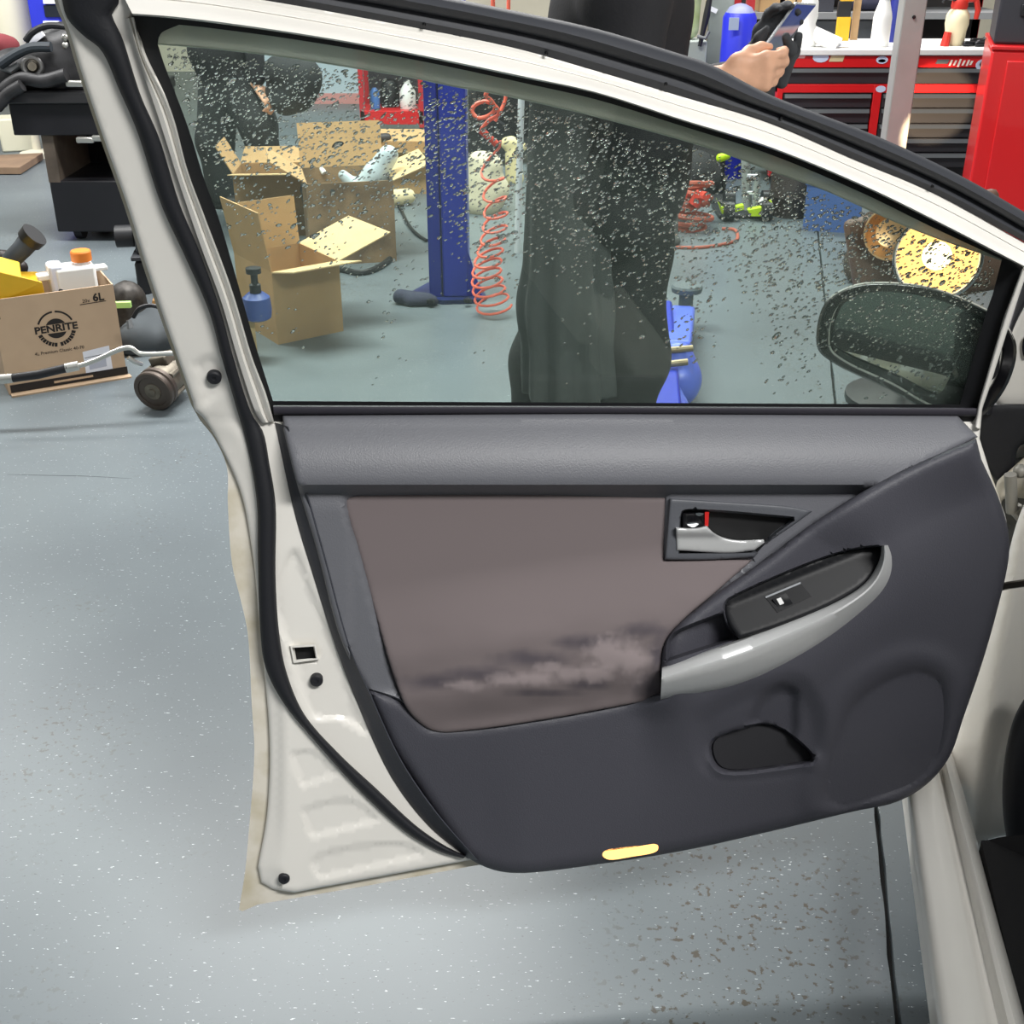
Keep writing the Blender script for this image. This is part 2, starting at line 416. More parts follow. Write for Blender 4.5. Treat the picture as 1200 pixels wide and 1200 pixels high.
# ------------------------------------------------------------------ floor (setting)
def floor_mat():
    m = mat('painted_concrete', (120, 128, 132), rough=.36, spec=.4); nt = m.node_tree; b = nt.nodes['Principled BSDF']
    tc = nt.nodes.new('ShaderNodeTexCoord')
    def noi(s, d=3, vec=None):
        n = nt.nodes.new('ShaderNodeTexNoise'); n.inputs['Scale'].default_value = s; n.inputs['Detail'].default_value = d
        nt.links.new(vec or tc.outputs['Object'], n.inputs['Vector']); return n.outputs[0]
    def ramp(src, a, c):
        r = nt.nodes.new('ShaderNodeValToRGB'); r.color_ramp.elements[0].position = a; r.color_ramp.elements[1].position = c
        nt.links.new(src, r.inputs[0]); return r.outputs[0]
    def mix(fac, c1, c2):
        x = nt.nodes.new('ShaderNodeMix'); x.data_type = 'RGBA'; nt.links.new(fac, x.inputs[0])
        if isinstance(c1, tuple): x.inputs[6].default_value = c1
        else: nt.links.new(c1, x.inputs[6])
        x.inputs[7].default_value = c2; return x.outputs[2]
    mp = nt.nodes.new('ShaderNodeMapping'); mp.inputs['Scale'].default_value = (1, 2.6, 1); mp.inputs['Rotation'].default_value = (0, 0, .12)
    nt.links.new(tc.outputs['Object'], mp.inputs[0])
    c = mix(ramp(noi(1.3, 5), .35, .7), lin((107, 116, 120)), lin((96, 104, 109)))
    c = mix(ramp(noi(115, 2, mp.outputs[0]), .69, .73), c, lin((84, 92, 96)))
    c = mix(ramp(noi(95, 2, mp.outputs[0]), .70, .74), c, lin((200, 208, 210)))
    f2 = nt.nodes.new('ShaderNodeMath'); f2.operation = 'MULTIPLY'
    nt.links.new(ramp(noi(75, 3), .60, .66), f2.inputs[0]); nt.links.new(ramp(noi(1.1, 2), .52, .66), f2.inputs[1])
    c = mix(f2.outputs[0], c, lin((74, 70, 60)))
    nt.links.new(c, b.inputs['Base Color']); return m
FLOOR = floor_mat()
JN = [(1027, 948), (1031, 985), (1035, 1030), (1041, 1090), (1045, 1145), (1053, 1205), (1062, 1290)]
ja = fl(1027, 948); jb = fl(1053, 1205); jd = (jb-ja).normalized()
JA, JB = ja-jd*13, ja+jd*8
L0, L1 = Vector((-9, 13.6, 0)), Vector((-9, -5, 0)); R0, R1 = Vector((9, 13.6, 0)), Vector((9, -5, 0))
def jline(t): return ja+jd*t
NJ = 420; ts = np.linspace(-13.0, 5.5, NJ)
side = Vector((jd.y, -jd.x, 0)); side = side if side.x > 0 else -side
def slab(sgn):
    e = []
    for i, t in enumerate(ts):
        p = jline(t)+side*sgn*(.0050+.0052*(noise.noise(Vector((t*30, sgn*5, 0)))+.5*noise.noise(Vector((t*90, sgn*5, 2)))))
        e.append((p.x, p.y))
    e = [p for p in e if -5 < p[1] < 13.6]
    far = [(-9, e[-1][1]), (-9, e[0][1])] if sgn < 0 else [(9, e[-1][1]), (9, e[0][1])]
    return e+far
fg = G(); P = slab(-1); fg.prism([(x, y, 0) for x, y in P], (0, 0, -.05)); P = slab(1); fg.prism([(x, y, 0) for x, y in P], (0, 0, -.05))
floor = tag(fg.build('floor', FLOOR, smooth=False), 'blue-grey painted concrete workshop floor with flecks and a dark joint', kind='structure')
G().box(-9, 9, -5, 13.6, -.09, -.02).build('floor_joint', HOLE, floor, smooth=False)
ck = [fl(x, y) for x, y in cr([(8, 556), (50, 557), (100, 558), (155, 561)], 8)]
G().prism([p+Vector((0, .0012*math.sin(PI*i/(len(ck)-1)), .0001)) for i, p in enumerate(ck)]+[p-Vector((0, .0012*math.sin(PI*i/(len(ck)-1)), -.0001)) for i, p in reversed(list(enumerate(ck)))], (0, 0, .0004)).build('floor_crack', mat('crack_dirt', (62, 66, 68), rough=.9), floor, smooth=False)
# ------------------------------------------------------------------ the open car door
BL = at(325, 492, 1.473); BR = at(1145, 488, 1.61); BB = at(700, 1000, 1.43); BT = at(185, 30, 1.37)
PN, WN = plane3(BL, BR, BB), plane3(BL, BR, BT)
DS = Sheet(PN, WN)
door = thing('car_door', (0.12, 1.5, .25), 'open white car front door seen from inside, with grey trim and a rain-spotted window', 'car door')
outl_left = [(62, -22), (70, 8), (80, 33), (94, 80), (120, 158), (149, 240), (173, 316), (195, 381), (226, 470)]
shell_poly = np.concatenate([cr(outl_left), cr([(228, 480), (240, 492), (262, 530), (283, 580), (296, 650), (304, 730), (310, 790), (315, 850), (316, 900), (312, 960), (302, 1015)]),
    [(306, 1034), (320, 1042), (345, 1046)], [(430, 1030), (556, 1007)], cr([(620, 1004), (900, 960), (1050, 925), (1100, 880)]), cr([(1165, 690), (1172, 640), (1180, 616), (1166, 572), (1148, 514)]),
    cr([(1151, 480), (1179, 380), (1202, 308)]), cr([(1204, 286), (1083, 220), (1000, 186), (900, 142), (800, 112), (700, 82), (600, 54), (450, 24), (330, 2), (220, -14), (140, -24)])])
win_out = np.concatenate([cr([(320, 494), (310, 460), (294, 420), (270, 340), (238, 252), (219, 200), (197, 120), (171, 64), (166, 48), (154, 20)]),
    cr([(157, 16), (170, 16), (208, 21), (330, 37), (480, 62), (617, 91), (700, 109), (800, 141), (900, 172), (1010, 217), (1092, 257), (1177, 302), (1199, 312)]),
    cr([(1176, 372), (1153, 453), (1144, 488)]), [(1140, 494)]])
rib1 = crv([(337, 882, 1), (366, 878), (400, 908, 1), (352, 925, 1)]); rib2 = crv([(352, 950, 1), (362, 944), (412, 936), (450, 962, 1), (362, 984, 1)]); rib3 = crv([(362, 1012, 1), (372, 1001), (470, 986), (506, 1002, 1), (372, 1032, 1)])
notch = crv([(318, 700), (345, 640), (372, 700), (398, 760), (420, 828), (438, 868), (400, 846), (368, 845), (352, 818), (338, 770)])
tri = crv([(226, 425, 1), (250, 415), (266, 452), (240, 478, 1)])
def shell_w(Q):
    w = np.zeros(len(Q))
    for r in (rib1, rib2, rib3): w -= .0035*sst(0, 5, sdf(Q, r))
    w -= .006*sst(0, 8, sdf(Q, notch)); w -= .004*sst(0, 5, sdf(Q, tri))
    # two soft rolls along the upper frame and the rear frame
    ds = np.where(Q[:, 0] < 330, sst(480, 520, Q[:, 1]), 0); w -= .01*ds*(1-sst(0, 30, dist(Q, shell_poly)))
    return w
shell = relief('door_shell', DS, shell_poly, shell_w, -.07, WHITE, door, step=6, feats=[(rib1, (0, 5)), (rib2, (0, 5)), (rib3, (0, 5)), (notch, (0, 8))], holes=[win_out, np.array([(345, 759), (367, 757.5), (370, 771), (347.5, 773)], float), crv([(822, 880), (824, 862), (842, 852), (900, 838), (928, 850), (966, 887), (960, 903), (845, 915)])], edge=5, drop=.006, bstep=5)
skin_poly = np.concatenate([cr([(56, -26), (66, 8), (76, 33), (90, 80), (116, 158), (145, 240), (169, 316), (191, 381), (224, 474)]), cr([(234, 492), (252, 515), (266, 548), (267, 590), (272, 661), (282, 703), (290, 740), (295, 825), (298, 882), (291, 981), (287, 1023), (280, 1066)]),
    [(284, 1068), (302, 1060), (430, 1038), (558, 1014), (900, 965), (1050, 930), (1100, 880)], cr([(1165, 690), (1178, 616), (1146, 514)]), [(1150, 480), (1198, 308), (1198, 290)], cr([(1083, 223), (900, 146), (700, 86), (450, 28), (220, -10), (100, -24)])])
relief('outer_skin', DS, skin_poly, -.022, -.10, SKIN_EDGE, door, step=0, holes=[densify(win_out, 12)+0], edge=0, bstep=8)
# window channel, glass, drops, rain visor
glass_edge = np.concatenate([cr([(320, 470), (298, 400), (279, 333), (255, 252), (240, 212), (220, 148), (192, 74), (185, 52)]), cr([(186, 44), (190, 38), (210, 29)]),
    cr([(240, 32), (330, 44), (480, 69), (617, 98), (700, 117), (800, 148), (900, 180), (1010, 226), (1092, 266), (1174, 304)]), [(1163, 346), (1157, 362), (1125, 474), (720, 472)]])
chan_out = win_out.copy()
cen = np.array([700, 250]); dchan = chan_out-cen; chan_out = chan_out+dchan/np.linalg.norm(dchan, axis=1)[:, None]*2.5
relief('window_channel', DS, chan_out, -.006, -.055, CHANNEL, door, step=0, holes=[glass_edge], bstep=8, edge=0)
gp = glass_edge+(glass_edge-cen)/np.linalg.norm(glass_edge-cen, axis=1)[:, None]*4
glass = relief('window_glass', DS, gp, -.034, -.038, PANE, door, step=0, bstep=12, label='tinted window pane covered in rain drops')
def drops(n, seed, wz):
    r = np.random.default_rng(seed); V = []; Fc = []; c = 0
    ang = np.radians(-30)
    C = np.stack([r.uniform(185, 1172, n*14), r.uniform(40, 470, n*14)], -1)
    C = C[inside(C, glass_edge)]; C = C[dist(C, glass_edge) > 6]
    for x, y in C:
        if c >= n: break
        yl = np.interp(x, [185, 480, 700, 900, 1093, 1170], [55, 93, 140, 202, 280, 304])
        if y < yl: continue
        dens = np.clip(1.1-(y-yl)/260, .13, 1)
        if noise.noise(Vector((x/60, y/60, 3)))*.5+.5 > dens+.35*r.random(): continue
        if r.random() > dens: continue
        rr = r.lognormal(np.log(.95), .35); el = r.uniform(1.3, 2.6); a = ang+r.normal(0, .2)
        rings = [(1.0, 0), (.72, .5), (.0, .72)]; b0 = len(V)
        seg = 7
        for s_, h_ in rings[:2]:
            for k in range(seg):
                t = 2*PI*k/seg+.3; u = rr*el*s_*math.cos(t); v = rr*s_*math.sin(t)
                V.append((x+u*math.cos(a)-v*math.sin(a), y+u*math.sin(a)+v*math.cos(a), wz-h_*rr*.0009))
        V.append((x, y, wz-.72*rr*.0009))
        for k in range(seg):
            l = (k+1) % seg; Fc += [(b0+k, b0+l, b0+seg+l, b0+seg+k), (b0+seg+k, b0+seg+l, b0+2*seg)]
        Fc.append(tuple(b0+k for k in range(seg))[::-1]); c += 1
    V = np.array(V); return DS.pts(V[:, 0], V[:, 1], V[:, 2]), Fc
WATER = mat('rain_water', (255, 255, 255), rough=.0, trans=1, ior=1.33)
dv, df = drops(6500, 3, -.0385)
tag(mesh_obj('rain_drops', dv, df, WATER, glass, sharp=0), kind='stuff')
vis_lo = cr([(183, 51), (255, 57), (330, 66), (420, 80), (480, 90), (533, 101), (579, 109), (617, 117), (690, 134), (787, 160), (840, 176), (915, 204), (966, 222), (1041, 256), (1093, 277), (1178, 306)])
vis_hi = cr([(176, 20), (255, 24), (330, 34), (480, 58), (617, 86), (700, 105), (800, 136), (900, 168), (1010, 213), (1092, 253), (1180, 296)])
visor = ribbon('rain_visor', DS, vis_hi, vis_lo, -.05, 0, VISOR, door, n=70, prof=[(0, -.05), (.25, -.062), (.6, -.072), (1, -.078)], thick=-.0, label='smoked plastic rain visor along the top of the window')
tl = resample(vis_lo, 70); eg = G().tube([DS.pt(x, y, -.076) for x, y in tl], .0011, 6)
eg.build('visor_edge_highlight', mat('visor_edge_highlight', (205, 208, 200), rough=.2, spec=1), visor)  # thin pale tube added as the highlight along the visor's lower edge
ribbon('belt_seal', DS, [(320, 475), (720, 476), (1146, 478)], [(321, 486), (720, 485), (1146, 488)], .003, .004, mat('belt_seal_rubber', (52, 50, 58), rough=.55), door, n=30, thick=.04)
# door seal: rear frame and lower corner, then the band outside the upper frame
sealL = [(71, -12), (78, 20), (98, 42), (118, 58), (140, 106), (160, 152), (189, 240), (217, 301), (245, 365), (260, 420), (275, 471), (290, 525), (301, 590), (302, 647), (305, 740), (311, 782), (331, 822), (373, 873), (419, 924), (475, 975), (515, 998), (543, 1006)]
sealR = [(140, -12), (138, 8), (131, 14), (144, 46), (165, 112), (186, 160), (211, 240), (232, 290), (258, 362), (275, 424), (296, 487), (308, 505), (316, 545), (323, 590), (323, 675), (327, 740), (335, 785), (356, 836), (396, 882), (441, 924), (487, 967), (520, 990), (546, 1003)]
ribbon('door_seal', DS, sealL, sealR, .004, .012, RUBBER, door, n=140, label='black rubber seal down the rear edge of the door')
topU = [(-60, -140), (300, -44), (520, -4), (600, 12), (700, 34), (790, 61), (832, 75), (900, 110), (1029, 160), (1130, 208), (1210, 254)]
topD = [(-60, -75), (200, -18), (330, 4), (450, 26), (600, 56), (700, 84), (800, 114), (900, 144), (1010, 191), (1105, 232), (1212, 290)]
ribbon('roof_seal', DS, topU[1:], topD[1:], .0, 0, mat('slate_rubber', (46, 48, 54), rough=.6, bump=.1, bscale=300), door, n=110, prof=[(0, -.012), (.1, .004), (.3, .012), (.46, .008), (.55, -.001), (.62, .001), (.8, .004), (1, -.002)], thick=.03, label='wide black rubber seal along the top of the window frame')
for px, py in ((497, 28), (640, 62), (780, 98), (915, 138), (1092, 218)):
    G().lathe([(.0022, 0), (.0022, .002), (0, .003)], 8, Matrix.Translation(DS.pt(px, py, .003)) @ axis_to(WN[1])).build('clip', GLOSSB, door)
# pale trim strip down the front edge
ribbon('front_edge_strip', DS, [(1197, 316), (1177, 372), (1152, 455), (1146, 476), (1142, 500)], [(1204, 318), (1183, 380), (1157, 462), (1151, 480), (1149, 503)], .004, .006, WHITE, door, n=40)
ufU = [(140, -14), (220, -8), (330, 9), (450, 31), (600, 60), (700, 87), (800, 117), (900, 147), (1010, 193), (1105, 234), (1208, 291)]
ufD = [(156, 18), (208, 22), (330, 38), (450, 58), (617, 92), (700, 110), (800, 142), (900, 173), (1010, 218), (1092, 258), (1199, 313)]
ribbon('upper_frame', DS, ufU, ufD, 0, 0, WHITE, door, n=110, prof=[(0, .001), (.10, .002), (.26, .008), (.30, .0085), (.33, .0075), (.37, .0085), (.6, .019), (.82, .027), (.93, .029), (1, .024)], thick=.012, label='white painted upper window frame')
ribbon('rear_frame', DS, [(147, 22), (165, 80), (186, 144), (212, 225), (234, 290), (258, 355), (278, 424), (298, 484), (306, 496)], [(157, 20), (168, 64), (200, 128), (220, 200), (240, 254), (272, 340), (296, 420), (312, 462), (321, 494)], 0, 0, WHITE, door, n=70, prof=[(0, .002), (.1, .008), (.4, .010), (.5, .006), (.6, .004), (.72, .009), (.9, .011), (1, .006)], thick=.012)
# ---- trim
up_poly = np.concatenate([[(331, 487)], [(700, 484)], [(1122, 487)], cr([(1146, 512), (1060, 556), (960, 616), (870, 684), (780, 775)]), [(776, 835)], [(505, 864)], cr([(436, 818), (402, 756), (370, 640), (346, 560), (332, 503)])])
fab_poly = crv([(404, 592), (406, 584), (415, 580), (440, 579), (600, 578), (781, 582, 1), (779, 656, 1), (882, 656, 1), (835, 697), (800, 727), (779, 752), (774, 785), (775, 818, 1), (640, 843), (540, 857), (515, 858), (500, 853), (478, 832), (464, 800), (440, 720), (418, 640)])
low_poly = np.concatenate([cr([(430, 806), (466, 818), (482, 830), (502, 849), (518, 852), (640, 838), (778, 812)]), cr([(774, 785), (779, 752), (800, 727), (850, 688), (900, 653), (950, 615), (1020, 571), (1080, 541), (1144, 514)]),
    cr([(1150, 538), (1172, 588), (1182, 625), (1182, 655), (1166, 725), (1150, 780), (1130, 838), (1112, 888), (1085, 920), (1050, 940), (1000, 951), (900, 975), (800, 997), (700, 1013), (615, 1023), (585, 1021), (562, 1013), (545, 1003)]), cr([(505, 945), (462, 878), (440, 830)])])
def up_w(Q):
    x, y = Q[:, 0], Q[:, 1]
    w = .006+.050*np.sin(PI/2*np.clip((y-485)/84, 0, 1))**.9
    w -= .034*sst(566, 580, y)
    w += .004*sst(576, 600, y)*(x < 410)
    w -= .012*sst(-2, 4, sdf(Q, fab_poly))
    w -= .025*sst(0, 6, sdf(Q, low_poly))
    w += .006*np.exp(-((y-818)/7)**2)*(x < 480)
    k = sst(1, 4, sdf(Q, bez_poly)); w = w*(1-k)+.001*k
    return w
bez_poly = crv([(785, 584, 1), (850, 588), (930, 594), (952, 599, 1), (933, 613), (899, 637), (884, 653, 1), (830, 656), (779, 656, 1)])
trim = relief('upper_trim', DS, up_poly, up_w, -.004, TRIM_U, door, step=6, edge=6, drop=.008, feats=[(low_poly, (0, 6)), (fab_poly, (0, 4)), (bez_poly, (1, 4))], label='smooth mid-grey plastic door trim')
ribbon('trim_edge', DS, [(322, 495), (345, 601), (367, 675), (394, 760), (419, 825), (458, 910), (501, 967), (548, 1006)], [(338, 500), (356, 562), (380, 647), (411, 760), (432, 808), (470, 890), (512, 952), (560, 1008)], 0, 0, TRIM_E, door, n=70, prof=[(0, .001), (.3, .009), (.7, .019), (.93, .027), (1, .026)], thick=.012)
def yb(x): return 858-(x-510)*.1455
def fab_w(Q):
    x, y = Q[:, 0], Q[:, 1]; d = y-yb(x)
    k = .45+.55*sst(440, 600, x)
    w = .017+.040*k*sst(-185, -80, d)-.022*k*sst(-45, 0, d)
    w += .0022*np.array([noise.noise(Vector((a/38, b/26, 1))) for a, b in Q])*sst(-150, -70, d)
    return w
def stain(Q):
    out = []
    for x, y in Q:
        n = noise.noise(Vector((x/20, y/12, 0)))*.7+noise.noise(Vector((x/8, y/6, 5)))*.5+noise.noise(Vector((x/4, y/3, 7)))*.3; v = -1
        for (cx, cy, rx, ry) in ((545, 803, 30, 7), (585, 797, 30, 8), (628, 795, 34, 10), (645, 782, 20, 9), (668, 791, 22, 11), (712, 768, 30, 26), (742, 772, 24, 28), (700, 790, 24, 12)):
            v = max(v, 1-math.hypot((x-cx)/rx, (y-cy)/ry))
        out.append(max(0, min(1, (v+.55*n)*1.7)))
    return np.array(out)
def darkst(Q):
    out = []
    for x, y in Q:
        n = noise.noise(Vector((x/26, y/16, 9)))*.7+noise.noise(Vector((x/10, y/8, 4)))*.3; v = -1
        for (cx, cy, rx, ry) in ((510, 800, 60, 12), (560, 790, 50, 14), (620, 772, 60, 14), (690, 752, 60, 12), (755, 740, 40, 12), (690, 802, 40, 10), (640, 812, 60, 6), (760, 806, 22, 18), (770, 765, 12, 40)):
            v = max(v, 1-math.hypot((x-cx)/rx, (y-cy)/ry))
        out.append(max(0, min(1, (v+.5*n)*1.2)))
    return np.array(out)
FAB = mat('taupe_door_fabric', (113, 104, 105), rough=.95, spec=.15)
nt = FAB.node_tree; b_ = nt.nodes['Principled BSDF']
def attr_mix(prev, an, col, k):
    a = nt.nodes.new('ShaderNodeAttribute'); a.attribute_name = an
    mu = nt.nodes.new('ShaderNodeMath'); mu.operation = 'MULTIPLY'; mu.inputs[1].default_value = k; nt.links.new(a.outputs['Fac'], mu.inputs[0])
    x = nt.nodes.new('ShaderNodeMix'); x.data_type = 'RGBA'; nt.links.new(mu.outputs[0], x.inputs[0])
    if isinstance(prev, tuple): x.inputs[6].default_value = prev
    else: nt.links.new(prev, x.inputs[6])
    x.inputs[7].default_value = lin(col); return x.outputs[2]
c_ = attr_mix(lin((113, 104, 105)), 'dark', (70, 66, 74), .75); c_ = attr_mix(c_, 'light', (146, 135, 136), .8); nt.links.new(c_, b_.inputs['Base Color'])
relief('fabric_insert', DS, fab_poly, fab_w, -.002, FAB, door, step=4, edge=5, drop=.005, attr={'light': stain, 'dark': darkst}, label='taupe fabric insert with pale and dark stains along its padded lower edge', bstep=4)
silv_hi = [(776, 782), (825, 764), (910, 733), (981, 704), (1005, 690), (1018, 678), (1028, 662), (1032, 650), (1033, 639)]
silv_lo = [(774, 820), (853, 806), (910, 785), (967, 754), (1009, 722), (1037, 694), (1047, 673), (1047, 652), (1042, 639)]
silv = np.concatenate([cr(silv_hi), cr(silv_lo)[::-1]])
grip = crv([(848, 716, 1), (790, 741), (782, 752), (780, 776, 1), (866, 748, 1), (853, 730)])
pocket = crv([(831, 880), (833, 868), (842, 861), (885, 848), (900, 847), (922, 856), (955, 887), (952, 894, 1), (850, 904), (838, 897)])
cup = crv([(872, 850), (880, 826), (895, 806), (918, 797), (937, 806), (940, 830), (934, 870)])
rim_ = crv([(808, 868), (812, 838), (840, 812), (885, 795), (940, 790), (968, 830), (972, 890), (955, 903), (850, 916), (818, 900)])
spk = crv([(972, 935), (974, 905), (986, 862), (1004, 826), (1046, 796), (1080, 789), (1100, 800), (1106, 840), (1096, 888), (1074, 914), (1025, 934), (985, 944)])
bez_poly = crv([(785, 584, 1), (850, 588), (930, 594), (952, 599, 1), (933, 613), (899, 637), (884, 653, 1), (830, 656), (779, 656, 1)])
swp = crv([(848, 712), (851, 704), (864, 696), (924, 669), (981, 648), (1012, 641), (1033, 639, 1), (1033, 652), (1019, 679), (981, 705), (910, 735), (866, 749, 1), (853, 731)])
def low_w(Q):
    x, y = Q[:, 0], Q[:, 1]
    w = np.full(len(Q), .027)
    ds = dist(Q, silv)
    arc = cr([(775, 782), (800, 727), (850, 688), (900, 653), (950, 615), (1020, 571), (1080, 541), (1144, 514)]); w += .026*(1-sst(0, 70, dist(Q, arc, False)))
    w += .026*np.exp(-(ds/60)**2)*sst(740, 800, x)
    w += .018*sst(760, 1060, x)*sst(1010, 840, y)
    w -= .042*sst(0, 4, sdf(Q, grip))+.040*sst(-1, 3, sdf(Q, swp))
    sp = sdf(Q, spk); w -= .008*sst(-14, 8, sp); w += .006*np.exp(-((sp+20)/14)**2)
    w -= .0025*np.exp(-(sp/3)**2)
    rp = sdf(Q, rim_); w -= .012*sst(-4, 26, rp)
    w -= .016*sst(0, 16, sdf(Q, cup)); 
    pk = sdf(Q, pocket); w += .006*np.exp(-((pk+4)/4)**2)*sst(870, 900, y); w -= .056*sst(0, 6, pk)
    w -= .010*sst(620, 560, x)*sst(830, 1000, y)
    return w
low = relief('lower_panel', DS, low_poly, low_w, -.004, TRIM_L, door, step=4.5, edge=14, drop=.016, feats=[(grip, (0, 4)), (pocket, (-4, 0, 6)), (swp, (-1, 3)), (cup, (0, 16)), (spk, (0,))], label='charcoal plastic lower door panel with map pocket and speaker bulge', bstep=4)
relief('pocket_shade', DS, pocket-(pocket-pocket.mean(0))*.10, .003, -.008, mat('pocket_shade_mat', (38, 38, 42), rough=.8), low, step=0, bstep=4)  # dark sheet added inside the map pocket to stand in for its shade
# ---- inner handle
bez_in = crv([(797, 604), (800, 598), (830, 597), (937, 606, 1), (905, 630), (892, 648, 1), (795, 649, 1)])
def bez_w(Q): return .030-.026*sst(0, 3, sdf(Q, bez_in))
bez = relief('handle_surround', DS, bez_poly, bez_w, -.002, mat('handle_surround_plastic', (84, 86, 92), rough=.5, bump=.2, bscale=500), door, step=3, edge=3, drop=.004, bstep=3, feats=[(bez_in, (0, 3))])
relief('handle_recess', DS, crv([(799, 606), (803, 600), (830, 599), (930, 606, 1), (900, 630), (890, 646, 1), (797, 646, 1)]), .009, .002, mat('black_recess', (13, 13, 15), rough=.6), bez, step=0, bstep=4)
lev_poly = crv([(792, 618, 1), (815, 619), (828, 616, 1), (836, 624), (848, 630), (866, 633), (895, 632, 1), (896, 636, 1), (884, 645, 1), (858, 648), (793, 645, 1)])
relief('handle_lever', DS, lev_poly, lambda Q: .034+.008*sst(632, 622, Q[:, 1]), .012, SILVER, bez, step=2.5, edge=3, drop=.004, label='silver pull lever', bstep=3)
lk = relief('lock_knob', DS, crv([(799, 601, 1), (826, 600, 1), (827, 618, 1), (800, 619, 1)]), .028, .004, GLOSSB, bez, step=3, edge=4, drop=.006, bstep=3)
relief('lock_flag', DS, np.array([(826, 600), (831, 600), (830, 617), (826, 616)]), .026, .01, REDP, lk, step=0, label='red unlocked mark')
relief('lock_tip', DS, crv([(805, 614), (812, 612), (819, 614), (812, 618)]), .030, .02, CHROME, lk, step=0, bstep=2)
relief('lock_tip', DS, crv([(815, 602), (819, 601), (825, 602), (819, 605)]), .030, .02, CHROME, lk, step=0, bstep=2)
# ---- arm rest, switch panel
def sw_w(Q):
    t = (Q[:, 1]-(712-(Q[:, 0]-848)*.40))/46
    return .045+.035*np.clip(t, 0, 1.3)
arm = relief('switch_panel', DS, swp, sw_w, .005, SWITCH, door, step=4, edge=5, drop=.006, label='black arm-rest top holding the window switch', bstep=3)
ribbon('grab_handle', DS, silv_hi, silv_lo, 0, 0, SILVER, door, n=80, prof=[(0, .066), (.05, .078), (.14, .084), (.3, .092), (.38, .093), (.55, .088), (.82, .074), (.97, .060), (1, .05)], thick=.05, label='silver curved grab handle')
wsp = np.array([(897, 700), (938, 683), (951, 699), (911, 718)], float)
wsw = relief('window_switch', DS, wsp, lambda Q: sw_w(Q)+.001, .03, GLOSSB, arm, step=4, bstep=4)
relief('switch_key', DS, np.array([(905, 702), (921, 695), (929, 707), (913, 714)], float), lambda Q: sw_w(Q)+.006-.005*sst(700, 712, Q[:, 1]), .03, SWITCH, wsw, step=4, bstep=4)
relief('switch_mark', DS, np.array([(910, 702), (915, 700), (919, 707), (914, 709)], float), lambda Q: sw_w(Q)+.0075-.005*sst(700, 712, Q[:, 1]), .04, WHITEP, wsw, step=0)
relief('switch_rim', DS, np.array([(897, 699), (938, 682), (938.5, 684), (897.5, 701)], float), lambda Q: sw_w(Q)+.002, .03, CHROME, wsw, step=0)
# ---- courtesy lamp, holes, plugs, striker opening
lampo = relief('courtesy_lamp', DS, crv([(706, 1002), (709, 997), (740, 992), (766, 989), (771, 991), (770, 997), (740, 1004), (712, 1007)], 8), .027, 0, LAMP, door, step=0, label='lit orange courtesy lamp', bstep=2)
def plug(px, py, r, name='rubber_plug', m=RUBBER, h=.006, kx=1):
    n = WN[1] if py < 490 else PN[1]; M = Matrix.Translation(DS.pt(px, py, .0)) @ axis_to(n)
    return G().lathe([(r, -.006), (r, h*.6), (r*.8, h), (r*.35, h), (r*.3, h*.6), (0, h*.6)], 18, M).build(name, m, door)
s_ = 1.6/1400
plug(251, 442, 8.2*s_, h=.004); plug(371, 797, 8*s_, h=.005); plug(333, 1029, 7.5*s_, h=.005)
latch = relief('latch_opening', DS, np.array([(340, 754), (371, 752), (374, 775), (342, 778)], float), -.016, -.019, HOLE, door, step=0)
relief('latch_rim', DS, crv([(340, 757, 1), (370, 755, 1), (373, 773, 1), (344, 777, 1)]), .0025, -.01, WHITE, door, step=0, holes=[np.array([(342.5, 759), (368.5, 757.5), (371, 771.5), (345.5, 774)], float)], bstep=4)
# ---- wing mirror outside the glass
mc = at(1055, 405, 1.80); ms = mpp(1055, 405, 1.80)
mn = Vector(-ray(1055, 405)).normalized(); mx = Vector((0, 0, 1)).cross(mn).normalized(); my = mn.cross(mx)
def MP(px, py, dz=0, k=1): return mc+mx*((px-1055)*ms*k)+my*((405-py)*ms*k)+mn*dz
rimo = crv([(958, 393), (961, 369), (968, 356), (990, 341), (1013, 335), (1060, 333), (1095, 338), (1130, 349), (1158, 362), (1180, 390), (1176, 440), (1150, 478), (1110, 480), (1051, 456), (983, 432), (963, 418)])
gl_ = crv([(981, 400), (982, 381), (990, 362), (1004, 353), (1025, 349), (1083, 352), (1124, 366), (1125, 385), (1111, 437), (1106, 450), (1093, 456), (1060, 450), (1002, 430), (988, 418)])
mir = G(); n = len(rimo); vs = []; fs = []
secs = [(.86, -.004), (.985, .004), (1, -.004), (1.005, -.03), (.99, -.06), (.93, -.09), (.78, -.115), (.5, -.13), (.2, -.135)]
cx, cy = 1065, 405
for k, dz in secs:
    for x, y in rimo: vs.append(MP(cx+(x-cx)*k, cy+(y-cy)*k, dz))
for i in range(len(secs)-1):
    for j in range(n): fs.append((i*n+j, i*n+(j+1) % n, (i+1)*n+(j+1) % n, (i+1)*n+j))
fs.append(tuple(range((len(secs)-1)*n, len(secs)*n)))
wm = mir.add(vs, fs).build('wing_mirror', WHITE, door, label='wing mirror housing seen through the wet glass')
mb = G(); vs = []; fs = []
for k, dz in ((1.003, .001), (.97, .009), (.885, .004), (.85, -.012), (.86, -.05)):
    for x, y in rimo: vs.append(MP(cx+(x-cx)*k, cy+(y-cy)*k+1.5, dz))
for i in range(4):
    for j in range(n): fs.append((i*n+j, i*n+(j+1) % n, (i+1)*n+(j+1) % n, (i+1)*n+j))
fs.append(tuple(range(4*n, 5*n))); mb.add(vs, fs).build('mirror_rim', GLOSSB, wm)
